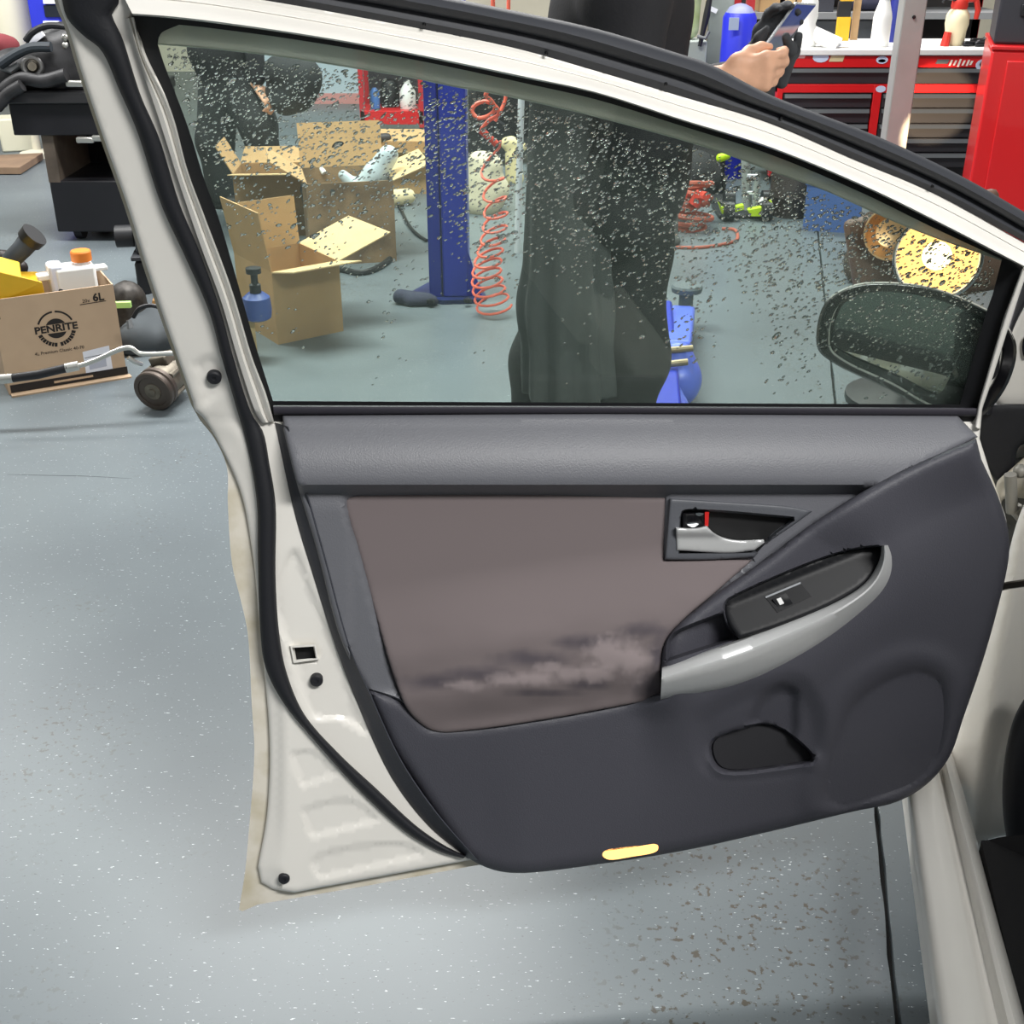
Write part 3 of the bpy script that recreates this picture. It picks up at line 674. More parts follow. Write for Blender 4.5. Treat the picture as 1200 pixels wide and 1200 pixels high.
tlt = math.tan(math.radians(14)); g_ = G(); g_.prism([MP(1050+(x-1050)*1.06, 402+(y-402)*1.08, -.004-(y-346)*ms*tlt) for x, y in gl_], -mn*.003); g_.build('mirror_glass', mat('mirror_glass', (175, 182, 180), rough=.03, metal=1), wm, smooth=False)
a_ = DS.pt(1146, 428, -.05); G().tube([MP(1110, 420, -.06), MP(1140, 424, -.04), a_], [.035, .032, .03], 14).build('mirror_arm', GLOSSB, wm)
# ------------------------------------------------------------------ the car's own body: sill, door pillar, wing
car = thing('car', (.75, 1.4, .2), 'white car body at the right edge, with door sill, pillar and dark footwell', 'car')
# sill: a rolled section swept along the car
prof = [(1090, 1058, .16), (1098, 1063, .19), (1102, 1067, .30), (1108, 1071, .309), (1117, 1077, .314), (1152, 1102, .314), (1158, 1106, .309), (1163, 1110, .300), (1170, 1113, .299), (1176, 1116, .306), (1182, 1119, .322), (1190, 1122, .326), (1196, 1126, .320), (1202, 1131, .29), (1204, 1134, .20)]
g = G(); rows = []
for a, b, z in prof:
    p, q = fl(a, 1200, z), fl(b, 945, z); d = q-p
    rows.append([p-d*1.3, p-d*.6, p, p+d*.5, q, q+d*.35])
k = len(rows[0]); vs = [p for r in rows for p in r]; n = len(rows)
fs = [(i*k+j, i*k+j+1, (i+1)*k+j+1, (i+1)*k+j) for i in range(n-1) for j in range(k-1)]
fs += [tuple(i*k for i in range(n)), tuple(i*k+k-1 for i in range(n))[::-1], tuple((i*k+j) for i in (0, n-1) for j in (0,))+((n-1)*k+k-1, k-1)]
g.add(vs, fs); g.build('sill', WHITE, car, sharp=50)
# footwell carpet and pillar panels
PA = np.array(at(1160, 800, 1.70)); na = np.array([-.55, -.82, .12]); AS = Sheet((PA, na))
PF = np.array(at(1180, 450, 1.90)); nf = np.array([-.35, -.93, .05]); FS = Sheet((PF, nf))
pil = crv([(1240, 520, 1), (1196, 600), (1172, 690), (1140, 790), (1118, 860), (1109, 890), (1112, 925), (1126, 985), (1144, 1060), (1160, 1130, 1), (1172, 1128, 1), (1150, 1004), (1151, 988), (1164, 982), (1240, 972, 1)])
relief('door_pillar', AS, pil, lambda Q: .02*np.exp(-((Q[:, 0]-(1165-(Q[:, 1]-800)*.15))/16)**2), -.05, WHITE, car, step=7, edge=26, drop=.03, bstep=5, label='white painted pillar beside the sill')
DARKC = mat('black_carpet', (20, 20, 22), rough=.95, bump=.4, bscale=900)
g = G(); a, b, c, d = fl(1150, 985, .27), fl(1240, 975, .27), fl(1340, 1300, .27), fl(1214, 1260, .27)
g.prism([a, b, c, d], (0, 0, -.06)); g.build('footwell_carpet', DARKC, car, smooth=False)
relief('footwell_side', Sheet((np.array(fl(1152, 986, .30))+np.array([.03, .05, 0]), np.array([-.6, -.7, .4]))), crv([(1152, 990), (1160, 984), (1240, 974, 1), (1330, 1300, 1), (1204, 1215, 1)]), 0, -.02, DARKC, car, step=0, bstep=6)
g = G(); pts = [(1230, 806), (1207, 842), (1196, 880), (1191, 930), (1196, 985), (1212, 1030), (1240, 1075)]
g.tube([at(x, y, 1.56) for x, y in cr(pts, 5)], [.022]*31, 14); g.build('dash_trim', RUBBER, car)
relief('dash_side', Sheet((np.array(at(1200, 930, 1.57)), na)), crv([(1240, 800, 1), (1212, 842), (1202, 880), (1196, 930), (1200, 985), (1216, 1030), (1250, 1075, 1)]), 0, -.02, mat('dash_plastic', (38, 39, 43), rough=.5), car, step=0, bstep=5)
# front wing, black seal and hinge seen past the door's front edge
relief('front_wing', FS, crv([(1260, 290, 1), (1212, 316), (1186, 388), (1162, 468, 1), (1176, 482, 1), (1262, 482, 1)]), 0, -.03, WHITE, car, step=8, edge=16, drop=.012)
relief('wing_vent', FS, crv([(1199, 398), (1210, 388), (1214, 410), (1201, 420)]), .006, -.01, GLOSSB, car, step=0, bstep=3)
relief('pillar_cover', FS, crv([(1150, 478, 1), (1168, 474), (1262, 475, 1), (1262, 520, 1), (1196, 522), (1188, 548), (1170, 563), (1154, 545), (1146, 505)]), .02, -.01, RUBBER, car, step=6, edge=7, drop=.008, bstep=4, label='black cover behind the front edge of the door')
ribbon('pillar_seal', FS, [(1203, 316), (1184, 380), (1158, 460), (1150, 486)], [(1226, 318), (1190, 380), (1172, 440), (1162, 486)], .03, .012, RUBBER, car, n=30)
relief('hinge_plate', Sheet((np.array(at(1190, 560, 1.84)), nf)), crv([(1168, 566), (1182, 552), (1200, 536), (1240, 500, 1), (1240, 590, 1), (1176, 585), (1172, 598)]), .005, -.02, SKIN_EDGE, car, step=5, edge=8, drop=.012, bstep=4)
g = G(); g.tube([at(1184, 556, 1.80), at(1186, 600, 1.80)], .010, 12); g.ball(at(1196, 552, 1.81), .012); g.tube([at(1190, 596, 1.80), at(1204, 612, 1.80)], .012, 10); g.build('door_hinge', mat('hinge_steel', (150, 148, 142), rough=.5, metal=.4), car)
relief('wheel_arch_liner', Sheet((np.array(at(1190, 640, 1.90)), nf)), np.array([(1160, 545), (1260, 520), (1260, 800), (1150, 800)], float), 0, -.02, mat('grey_liner', (96, 97, 95), rough=.7, var=.5, scale=20), car, step=0, bstep=20)
g = G(); g.tube([at(1166, 690, 1.66), at(1182, 686, 1.64), at(1225, 680, 1.58)], .0062, 8); g.build('check_strap', GLOSSB, car)
relief('cowl_side', Sheet((np.array(at(1110, 890, 1.72)), na)), crv([(1104, 888, 1), (1112, 876), (1125, 850), (1136, 900), (1130, 960), (1116, 930)]), 0, -.02, mat('cowl_grey', (150, 152, 148), rough=.6), car, step=0, bstep=4)  # plain grey, darker than the body white

# the rest of the car beside and behind the camera: closed rear door, roof, seat
sd = (fl(1075, 945, .31)-fl(1117, 1200, .314)); sd.z = 0; sd.normalize(); sn = Vector((sd.y, -sd.x, 0)); s0 = fl(1117, 1200, .314); s0.z = 0
def CB(a, n_, z): return s0+sd*a+sn*n_+Vector((0, 0, z))
def cprism(name, P, a0, a1, m):           # a section (n, z) swept along the car from a0 to a1
    G().prism([CB(a0, n_, z) for n_, z in P], sd*(a1-a0)).build(name, m, car, bevel=.01)
cprism('roof_panel', [(.40, 1.42), (.50, 1.47), (.9, 1.50), (1.3, 1.46), (1.42, 1.40), (1.3, 1.43), (.9, 1.46), (.50, 1.43)], -2.0, .35, WHITE)
cprism('rear_door', [(-.02, .2), (-.08, .55), (-.04, .92), (.22, 1.38), (.26, 1.38), (.02, .92), (-.02, .55), (.03, .2)], -2.0, -.5, WHITE)
SEAT = mat('grey_seat_cloth', (88, 86, 86), rough=.9)
cprism('seat_cushion', [(.40, .34), (.38, .50), (.44, .56), (.72, .56), (.8, .50), (.78, .34)], -.45, .12, SEAT)
cprism('seat_back', [(.40, .5), (.40, 1.05), (.48, 1.12), (.68, 1.12), (.78, 1.05), (.78, .5)], -.58, -.42, SEAT)
cprism('floor_pan', [(.12, .20), (.12, .26), (1.4, .26), (1.4, .20)], -2.0, .2, DARKC)
cprism('far_side', [(1.4, .2), (1.46, .55), (1.4, .95), (1.36, .95), (1.42, .55), (1.36, .2)], -2.0, .8, WHITE)

# front of the car, receding beyond the right edge of the frame
fd = Vector((.50, .866, 0))
def fq(px, py, Y=1.93): return at(px, py, Y)
wing = [fq(1212, 316), fq(1188, 388), fq(1164, 468), fq(1176, 560), fq(1182, 640), fq(1200, 760), fq(1330, 760), fq(1330, 300)]
G().prism(wing, fd*1.35).build('wing_body', WHITE, car, bevel=.02)
G().prism([fq(1212, 318)+Vector((.02, 0, 0)), fq(1330, 300), fq(1330, 300)+Vector((1.0, -.35, .06)), fq(1330, 300)+Vector((1.0, -.35, -.02)), fq(1330, 320)], fd*1.3).build('bonnet', WHITE, car, bevel=.01)
r0 = CB(.35, .43, 1.43); w0 = fq(1240, 300)
G().tube([w0, w0.lerp(r0, .5)+Vector((.03, 0, .03)), r0], [.035, .032, .03], 12).build('windscreen_pillar', WHITE, car)
wr_ = w0+Vector((1.15, -.35, .06)); rr_ = CB(.35, 1.2, 1.45)
G().prism([w0, r0, rr_, wr_], Vector((.0, .005, .003))).build('windscreen', PANE, car, smooth=False)
cprism('dashboard', [(.34, .62), (.38, .86), (.6, .92), (1.3, .94), (1.36, .62)], .52, .75, mat('dash_plastic', (38, 39, 43)))
cprism('firewall', [(.16, .22), (.16, .64), (1.38, .64), (1.38, .22)], .72, .76, DARKC)
# ------------------------------------------------------------------ people
FLESH = mat('skin', (222, 172, 142), rough=.5, var=.12, scale=30)
JACKET = mat('black_jacket_cloth', (34, 34, 38), rough=.8, bump=.3, bscale=160)
TROUS = mat('charcoal_trouser_cloth', (52, 54, 56), rough=.85, bump=.3, bscale=160)
COAT = mat('dark_grey_apron_cloth', (60, 63, 64), rough=.85, bump=.25, bscale=120)
BOOT = mat('black_boot_leather', (22, 22, 23), rough=.5)
HAIR = mat('dark_hair', (30, 24, 20), rough=.7)
def V3(*a): return Vector(a)
def head_prims(c, f, h=.225):
    """a head at c (its middle), facing f"""
    f = Vector(f).normalized(); u = Vector((0, 0, 1)); r = f.cross(u).normalized(); P = []
    P += [(c+u*.02-f*.015, c+u*.03+f*.0, .086, .082), (c-u*.03+f*.03, c-u*.075+f*.045, .066, .042)]
    P += [(c+u*.02+f*.085, c-u*.022+f*.108, .010, .015)]                     # nose
    for s in (-1, 1):
        P += [(c+r*s*.082-f*.01+u*.01, c+r*s*.084-f*.012-u*.025, .014, .010)]  # ears
        P += [(c+r*s*.035+f*.068-u*.01, c+r*s*.045+f*.055-u*.015, .022, .02)]  # cheeks
    P += [(c+r*.02+f*.082-u*.052, c-r*.02+f*.082-u*.052, .008, .008)]        # lips
    return P, r, u, f
def face_bits(t, body, c, f, r, u):
    EYE = mat('eye', (225, 222, 215), rough=.2); IR = mat('iris', (40, 28, 20), rough=.2)
    for s in (-1, 1):
        e = c+r*s*.032+f*.078+u*.012; q = G().ball(e, .0125, 10, 6).build('eye', EYE, body); G().ball(e+f*.0085, .006, 8, 5).build('iris', IR, q) if False else None
        G().tube([c+r*s*.018+f*.088+u*.034, c+r*s*.034+f*.086+u*.038, c+r*s*.05+f*.076+u*.032], .004, 6).build('eyebrow', HAIR, body)
def hand(wrist, dirv, palm_n, curl, s=1.0, spread=.0, thumb=1, pts=None):
    """prims for a hand: palm, four unequal fingers and a thumb. dirv: wrist->knuckles, palm_n: out of the palm"""
    d = Vector(dirv).normalized(); n = Vector(palm_n); n = (n-d*n.dot(d)).normalized(); r = d.cross(n)*thumb   # r: towards the thumb
    P = []; kn = []
    for i, o in enumerate((.032, .011, -.011, -.031)):
        k0 = wrist+d*.012*s+r*o*.55*s; k1 = wrist+d*(.092-.004*abs(i-1))*s+r*o*s; kn.append(k1)
        P.append((k0, k1, .0165*s, .0125*s))
    P.append((wrist-d*.03*s, wrist+d*.02*s, .026*s, .024*s))
    P.append((wrist+d*.02*s+r*.03*s, wrist+d*.055*s+r*.02*s+n*.01*s, .016*s, .014*s))
    L = [(.040, .024, .020), (.045, .028, .021), (.042, .026, .020), (.033, .019, .018)]
    for i, k1 in enumerate(kn):
        p = k1; ang = 0; dr = d; 
        for j, l in enumerate(L[i]):
            ang += curl[i][j] if hasattr(curl[i], '__len__') else curl[i]
            dr = d*math.cos(ang)+n*math.sin(ang)+r*(spread*(1.5-i)*.15); dr.normalize()
            q = p+dr*l*s; ra = (.0098-.0012*j-.0008*(i == 3))*s; P.append((p, q, ra, ra-.0011*s)); p = q
    b = wrist+d*.028*s+r*.034*s; t1 = b+(d*.8+r*.28+n*.8).normalized()*.036*s; t2 = t1+(d*.85+r*.1+n*.5).normalized()*.032*s; t3 = t2+(d*.9-r*.15+n*.4).normalized()*.024*s
    P += [(b, t1, .0135*s, .0115*s), (t1, t2, .0115*s, .0095*s), (t2, t3, .0095*s, .0075*s)]
    return P
# --- the person with the phone, side on, facing right
YP = 3.0
def pp(px, py, Y=YP): return at(px, py, Y)
sole = pp(700, 640, YP); bx = pp(718, 240).x
me_ = thing('person', (bx, YP, 0), 'person in a black jacket and long charcoal apron beyond the window, holding a phone', 'person')
f = V3(1, 0, 0); B = lambda x, y, z: V3(bx+x, YP+y, z)
wr = at(846, 90, 2.88); 
hc = B(.07, 0, 1.655); hp, r_, u_, f_ = head_prims(hc, (1, -.05, -.3))
body_pr = hp+[(B(.0, 0, 1.60), B(-.01, 0, 1.45), .055, .062), (B(0, .0, 1.36), B(0, 0, 1.05), .12, .11), (B(0, -.15, 1.42), B(0, .15, 1.42), .06, .06), (B(0, .04, 1.0), B(0, .04, .93), .085, .08)]
body_pr += [(B(.045, .03, .95), B(.06, .03, .5), .075, .056), (B(.06, .03, .5), B(.04, .03, .12), .05, .036), (B(-.08, .07, .95), B(-.15, .05, .5), .075, .056), (B(-.15, .05, .5), B(-.17, .04, .12), .05, .036)]
el = B(.04, -.24, 1.10); lel = B(.05, .23, 1.12); lw = at(886, 88, 3.06)
body_pr += [(B(0, -.19, 1.40), el, .045, .036), (el, wr, .036, .026), (B(0, .19, 1.40), lel, .045, .036), (lel, lw, .036, .026)]
Vb, Fb = blob(None, body_pr, .011, None, k=.035)
hd = (at(905, 83, 2.87)-wr).normalized()
hv = hand(wr+hd*.012, hd, (.05, 1, .1), [(.35, .95, .8), (.55, 1.2, .8), (.75, 1.3, .8), (.9, 1.3, .8)], s=1.0, thumb=1)
Vh, Fh = blob(None, hv, .0036, None, k=.014)
Vx = np.concatenate([Vb, Vh]); Fx = Fb+[tuple(i+len(Vb) for i in q) for q in Fh]
bodyo = mesh_obj('body', Vx, Fx, FLESH, me_, sharp=0, label='bare right hand and face')
face_bits(me_, bodyo, hc, f_, r_, u_)
# gloved left hand behind the phone
gl_d = (at(905, 40, 3.05)-lw).normalized()
blob('glove', hand(lw, gl_d, (.3, -.9, .2), [(.35, .5, .5)]*4, s=1.12, thumb=-1)+[(lw-gl_d*.06, lw, .034, .032), (at(918, 78, 2.99), at(926, 58, 2.95), .014, .013), (at(926, 58, 2.95), at(921, 43, 2.92), .013, .010), (at(932, 62, 3.0), at(936, 42, 2.96), .012, .010), (at(916, 96, 3.0), at(925, 70, 2.99), .016, .014)], .005, mat('dark_grey_glove', (58, 60, 64), rough=.8, bump=.3, bscale=200), me_, k=.016, label='dark grey work glove on the left hand')
# clothes
jk = [(B(0, 0, 1.38), B(.0, 0, 1.02), .165, .175), (B(-.02, -.15, 1.43), B(-.02, .15, 1.43), .085, .085), (B(.0, -.05, 1.0), B(.0, .05, 1.0), .17, .17)]
jk += [(B(0, -.2, 1.41), el, .085, .07), (el, wr-(wr-el).normalized()*.045, .07, .046), (B(0, .2, 1.41), lel, .08, .07), (lel, lw-(lw-lel).normalized()*.05, .068, .048), (B(-.03, 0, 1.5), B(.01, 0, 1.52), .075, .07)]
def folds(X, D):
    return D+.006*np.sin(X[..., 0]*38+3*np.sin(X[..., 2]*7))*np.cos(X[..., 1]*9)+.006*np.sin((X[..., 2]+.6*X[..., 0])*22)
blob('jacket', jk, .013, JACKET, me_, k=.06, post=folds)
def skirt(X, D):
    a = np.arctan2(X[..., 1]-YP, X[..., 0]-bx)
    a = np.arctan2(X[..., 1]-YP+.08, X[..., 0]-bx+.115)
    return np.maximum(D+.014*np.sin(a*9+X[..., 2]*2)*np.clip((1.15-X[..., 2])*1.6, 0, 1), .465-X[..., 2])
# long apron over the left of the legs, hem below the knee
blob('apron', [(B(-.11, -.085, 1.24), B(-.115, -.085, .7), .10, .105), (B(-.115, -.085, .7), B(-.095, -.10, .30), .105, .118)], .012, COAT, me_, k=.05, post=skirt, label='long dark grey apron with hanging folds')
tr = [(B(.045, .03, 1.0), B(.06, .03, .5), .11, .10), (B(.06, .03, .5), B(.04, .03, .10), .095, .085), (B(-.09, .07, .95), B(-.15, .05, .5), .11, .10), (B(-.15, .05, .5), B(-.17, .04, .10), .10, .095)]
blob('trousers', tr, .012, mat('black_trouser_cloth', (30, 31, 33), rough=.85, bump=.3, bscale=160), me_, k=.04, post=folds)
for s, x, y in ((1, .05, .03), (-1, -.16, .04)):
    blob('shoe', [(B(x-.05, y, .05), B(x+.16, y+s*.01, .035), .05, .036), (B(x-.03, y, .06), B(x-.02, y, .13), .05, .05)], .009, BOOT, me_, k=.03, post=lambda X, D: np.maximum(D, -X[..., 2]))
blob('hair', [(hc+u_*.035-f_*.03, hc+u_*.05+f_*.01, .088, .082), (hc-f_*.05-u_*.02, hc-f_*.055-u_*.06, .06, .045)], .009, HAIR, me_, k=.03)
# phone
pbl, pbr, ptl, ptr = at(893, 61, 2.93), at(912, 62, 2.975), at(934, 3, 2.99), at(958, 4.5, 3.035)
nn = (pbr-pbl).cross(ptl-pbl).normalized(); nn = nn if nn.y > 0 else -nn
ph = thing('phone', pbl, 'black smartphone with a lit screen held up above the door frame', 'phone')
ce = (pbl+pbr+ptl+ptr)/4
G().prism([pbl, pbr, ptr, ptl], nn*.009).build('case', mat('phone_case', (200, 203, 206), rough=.25, metal=.7), ph, smooth=False, bevel=.003)
sc = [ce+(p-ce)*.93 for p in (pbl, pbr, ptr, ptl)]
scm = mat('phone_screen', (40, 50, 90), rough=.1, emit=(70, 84, 130), estr=.7)
nt = scm.node_tree; tcx = nt.nodes.new('ShaderNodeTexCoord'); sp = nt.nodes.new('ShaderNodeSeparateXYZ'); nt.links.new(tcx.outputs['Generated'], sp.inputs[0])
rp = nt.nodes.new('ShaderNodeValToRGB'); e = rp.color_ramp.elements; e[0].position = .1; e[0].color = lin((120, 128, 130)); e[1].position = .95; e[1].color = lin((52, 62, 120))
for ps, c in ((.32, (110, 112, 112)), (.42, (205, 150, 130)), (.5, (190, 168, 160)), (.56, (70, 78, 110))):
    q = e.new(ps); q.color = lin(c)
nt.links.new(sp.outputs['Z'], rp.inputs[0]); nt.links.new(rp.outputs[0], nt.nodes['Principled BSDF'].inputs['Emission Color'])
G().prism([p-nn*.0008 for p in sc], nn*.0012).build('screen', scm, ph, smooth=False, label='lit screen')
# --- the person far behind, walking, legs apart
Y2 = 7.1; x2 = at(262, 120, Y2).x
p2 = thing('person', (x2, Y2, 0), 'person in black work clothes striding past the cardboard boxes, far left of the window', 'person')
C2 = lambda x, y, z: V3(x2+x, Y2+y, z)
def m2(px, py, dy=0): return at(px, py, Y2+dy)
h2 = C2(.02, 0, 1.66); hp, r2, u2, f2 = head_prims(h2, (.9, -.4, -.1))
hip = m2(262, 70); k1 = m2(252, 165); a1 = m2(262, 246); k2 = m2(302, 145, -.1); a2 = m2(320, 232, -.1); a1.z = max(a1.z, .09); a2.z = .10
hnd = m2(303, 103, -.15); el2 = C2(.22, -.12, 1.05)
bp = hp+[(C2(0, 0, 1.6), C2(0, 0, 1.46), .055, .06), (C2(0, 0, 1.38), C2(0, 0, 1.05), .13, .12), (C2(-.17, 0, 1.42), C2(.17, 0, 1.42), .055, .055), (hip, k1, .085, .06), (k1, a1, .055, .04), (hip, k2, .085, .06), (k2, a2, .055, .04), (C2(.18, 0, 1.4), el2, .045, .038), (el2, hnd, .036, .026), (C2(-.19, 0, 1.4), C2(-.16, .12, 1.1), .045, .038), (C2(-.16, .12, 1.1), C2(-.06, .16, .88), .036, .026)]
Vb, Fb = blob(None, bp, .013, None, k=.035)
hv = hand(hnd, (.5, -.2, -.6), (-.3, .2, -.3), [(.6, .8, .6)]*4, thumb=1)+hand(C2(-.06, .16, .88), (.1, 0, -1), (.9, .2, .1), [(.3, .4, .3)]*4, thumb=-1)
Vh, Fh = blob(None, hv, .006, None, k=.012)
b2 = mesh_obj('body', np.concatenate([Vb, Vh]), Fb+[tuple(i+len(Vb) for i in q) for q in Fh], FLESH, p2, sharp=0, label='bare hands and face')
face_bits(p2, b2, h2, f2, r2, u2)
blob('jacket', [(C2(0, 0, 1.38), C2(0, 0, .98), .17, .175), (C2(-.15, 0, 1.43), C2(.15, 0, 1.43), .08, .08), (C2(.18, 0, 1.41), el2, .08, .066), (el2, hnd-(hnd-el2).normalized()*.05, .064, .045), (C2(-.19, 0, 1.41), C2(-.16, .12, 1.1), .08, .066), (C2(-.16, .12, 1.1), C2(-.075, .155, .92), .064, .045)], .016, JACKET, p2, k=.05)
blob('trousers', [(hip+V3(-.04, 0, .05), hip+V3(.06, 0, .05), .155, .155), (hip, k1, .135, .105), (k1, a1, .10, .085), (hip, k2, .135, .105), (k2, a2, .10, .09)], .016, mat('black_trouser_cloth', (30, 31, 33)), p2, k=.05)
for a in (a1, a2): blob('shoe', [(V3(a.x-.04, a.y, .05), V3(a.x+.13, a.y-.08, .035), .05, .036), (V3(a.x, a.y, .06), V3(a.x, a.y, .13), .05, .05)], .012, mat('tan_boot_leather', (92, 74, 58), rough=.7) if a is a2 else BOOT, p2, k=.03, post=lambda X, D: np.maximum(D, -X[..., 2]), label='brown work boot' if a is a2 else None)
blob('hair', [(h2+u2*.035-f2*.03, h2+u2*.05+f2*.01, .088, .082)], .012, HAIR, p2, k=.02)
bg_ = m2(342, 98, -.18)
tag(blob('tool_bag', [(bg_+V3(-.06, 0, .06), bg_+V3(.06, 0, .03), .09, .11), (bg_+V3(-.04, 0, -.08), bg_+V3(.03, 0, -.05), .09, .10), (bg_+V3(-.03, 0, .12), hnd+V3(.03, 0, -.05), .02, .015)], .014, mat('black_bag_cloth', (38, 40, 42), rough=.8), None, k=.05), 'lumpy black bag carried by the person striding behind the glass', 'bag')
# ------------------------------------------------------------------ walls
CREAM = mat('cream_wall_paint', (222, 216, 196), rough=.7, var=.08, scale=3)
tag(G().box(-9, 9, 13.5, 13.7, 0, 4.2).build('wall_back', CREAM, smooth=False), 'cream painted back wall of the workshop', kind='structure')
tag(G().box(-9.2, -9, -5, 13.7, 0, 4.2).build('wall_left', CREAM, smooth=False), 'cream painted side wall, out of frame to the left', kind='structure')
tag(G().box(9, 9.2, -5, 13.7, 0, 4.2).build('wall_right', CREAM, smooth=False), 'cream painted side wall, out of frame to the right', kind='structure')
CARD = mat('brown_cardboard', (186, 152, 108), rough=.85, var=.1, scale=12)
CARD2 = mat('pale_cardboard', (206, 178, 132), rough=.85, var=.1, scale=12)
CARDP = mat('kraft_box_cardboard', (192, 166, 138), rough=.85, var=.06, scale=10)
BLACKP = mat('black_plastic', (30, 31, 34), rough=.45)
BLACKS = mat('black_painted_steel', (30, 30, 34), rough=.4, var=.2, scale=5)
GREYP = mat('grey_plastic', (105, 108, 110), rough=.5)
ALU = mat('aluminium', (196, 196, 190), rough=.35, metal=.8)
ALUD = mat('cast_aluminium', (122, 116, 104), rough=.5, metal=.6, var=.35, scale=25)
BLUE = mat('blue_painted_steel', (36, 56, 178), rough=.35, var=.12, scale=6)
BLUEL = mat('light_blue_painted_steel', (96, 118, 224), rough=.3)
BLUED = mat('dark_blue_painted_steel', (28, 40, 96), rough=.4, var=.3, scale=8)
RED = mat('red_painted_steel', (205, 30, 34), rough=.3, coat=.2)
REDD = mat('dull_red_painted_steel', (186, 48, 54), rough=.4)
INK = mat('black_print', (38, 34, 32), rough=.8)
WHITEPL = mat('white_plastic', (232, 233, 230), rough=.4)
PAPER = mat('white_paper_label', (226, 228, 236), rough=.8)
ORANGE = mat('orange_plastic', (226, 128, 44), rough=.5)
YELLOW = mat('yellow_plastic', (222, 176, 36), rough=.45, var=.2, scale=6)
tag(G().box(-9, 9, -5.2, -5, 0, 4.2).build('wall_front', mat('grey_rear_wall', (104, 106, 104), rough=.8), smooth=False), 'grey wall behind the camera, out of frame', kind='structure')
# ------------------------------------------------------------------ printed oil carton at the left, and what stands in it
A = fl(11, 463); Bp = fl(149, 440); u = (Bp-A); Wd = u.length; rz = math.atan2(u.y, u.x); H = .355; D = .30
M = frame(A, rz)
pb = thing('cardboard_box', A, 'open brown cardboard carton printed PENRITE on the floor at the left edge', 'box')
t = .005
g = G(M); g.box(0, Wd, 0, t, 0, H); g.build('front_panel', CARDP, pb, smooth=False)
G(M).box(0, Wd, D-t, D, 0, H).build('back_panel', CARDP, pb, smooth=False)
G(M).box(0, t, t, D-t, 0, H).build('side_panel', CARDP, pb, smooth=False); G(M).box(Wd-t, Wd, t, D-t, 0, H).build('side_panel', CARDP, pb, smooth=False)
G(M).box(0, Wd, 0, D, 0, t).build('bottom', CARDP, pb, smooth=False)
fp = M @ Matrix.Translation((0, -.0008, 0)) @ Matrix.Rotation(PI/2, 4, 'X')      # x right, y up on the front panel
def fpt(u_, v_): return fp @ Matrix.Translation((u_*Wd, v_*H, 0))
pr = lambda n, P, m=INK, d=.0005: G(fp).prism([(a*Wd, b*H, 0) for a, b in P], (0, 0, d)).build(n, m, pb, smooth=False)
def disc(n, cx, cy, r0, r1, a0, a1, m=INK):
    k = 24; P = []
    for i in range(k+1): a = a0+(a1-a0)*i/k; P.append((cx*Wd+r1*math.cos(a), cy*H+r1*math.sin(a), 0))
    if r0 > 0:
        for i in range(k, -1, -1): a = a0+(a1-a0)*i/k; P.append((cx*Wd+r0*math.cos(a), cy*H+r0*math.sin(a), 0))
    return G(fp).prism(P, (0, 0, .0005)).build(n, m, pb, smooth=False)
cx, cy = .475, .625; R = .066
lg = disc('printed_emblem', cx, cy, 0, R*.56, .46, PI-.46); disc('printed_emblem', cx, cy, 0, R*.56, PI+.46, 2*PI-.46)
disc('printed_ring', cx, cy, R*.90, R, .38, 1.5); disc('printed_ring', cx, cy, R*.90, R, 1.64, PI-.38)
rg = G(fp)
for i in range(15):
    a = PI+.36+(PI-.72)*i/14
    if i == 7: continue
    x, y = cx*Wd+R*.93*math.cos(a), cy*H+R*.93*math.sin(a); c_, s2 = math.cos(a), math.sin(a); l, w_ = R*.11, R*(.055 if i % 2 else .075)
    rg.prism([(x-c_*l-s2*-w_, y-s2*l+c_*-w_, 0), (x+c_*l-s2*-w_, y+s2*l+c_*-w_, 0), (x+c_*l-s2*w_, y+s2*l+c_*w_, 0), (x-c_*l-s2*w_, y-s2*l+c_*w_, 0)], (0, 0, .0005))
rg.build('printed_ring', INK, pb, smooth=False)
text('PENRITE', .036, fpt(cx, cy), INK, pb, 'brand_lettering', sx=1.12, bold=.0012)
text('6L', .040, fpt(.86, .885), INK, pb, 'size_lettering', bold=.0012); text('20x', .018, fpt(.755, .865), INK, pb, 'size_lettering')
pr('printed_line', [(.70, .83), (.92, .835), (.92, .842), (.70, .838)])
text('4L Premium Classic 40-70', .0165, fpt(.47, .385), INK, pb, 'product_lettering')
text('15', .03, fpt(.02, .875), INK, pb, 'corner_lettering'); pr('printed_line', [(0, .825), (.05, .83), (.05, .80), (0, .795)])
lb = pr('paper_label', [(.655, .08), (.885, .10), (.885, .36), (.655, .335)], PAPER)
pr('label_print', [(.69, .13), (.84, .14), (.84, .245), (.69, .235)], mat('label_grey_print', (178, 182, 196), rough=.8), .0009)
pr('label_line', [(.665, .262), (.875, .278), (.875, .284), (.665, .268)], INK, .0009)
# bottom flap with the black band
g = G(M); g.hexa([(.01, -.002, .004), (Wd-.005, -.002, .004), (Wd-.005, 0, .062), (.01, 0, .062), (.01, -.045, .002), (Wd-.01, -.045, .002), (Wd-.01, -.043, .006), (.01, -.043, .006)]); 
bf = G(M).box(.005, Wd+.01, -.035, -.001, .0, .006).build('bottom_flap', CARDP, pb, smooth=False)
G(M).box(.008, Wd+.004, -.004, -.0005, .008, .036).build('bottom_band', INK, pb, smooth=False); G(M).box(.16, .30, -.0048, -.0005, .018, .026).build('band_patch', CARDP, pb, smooth=False)
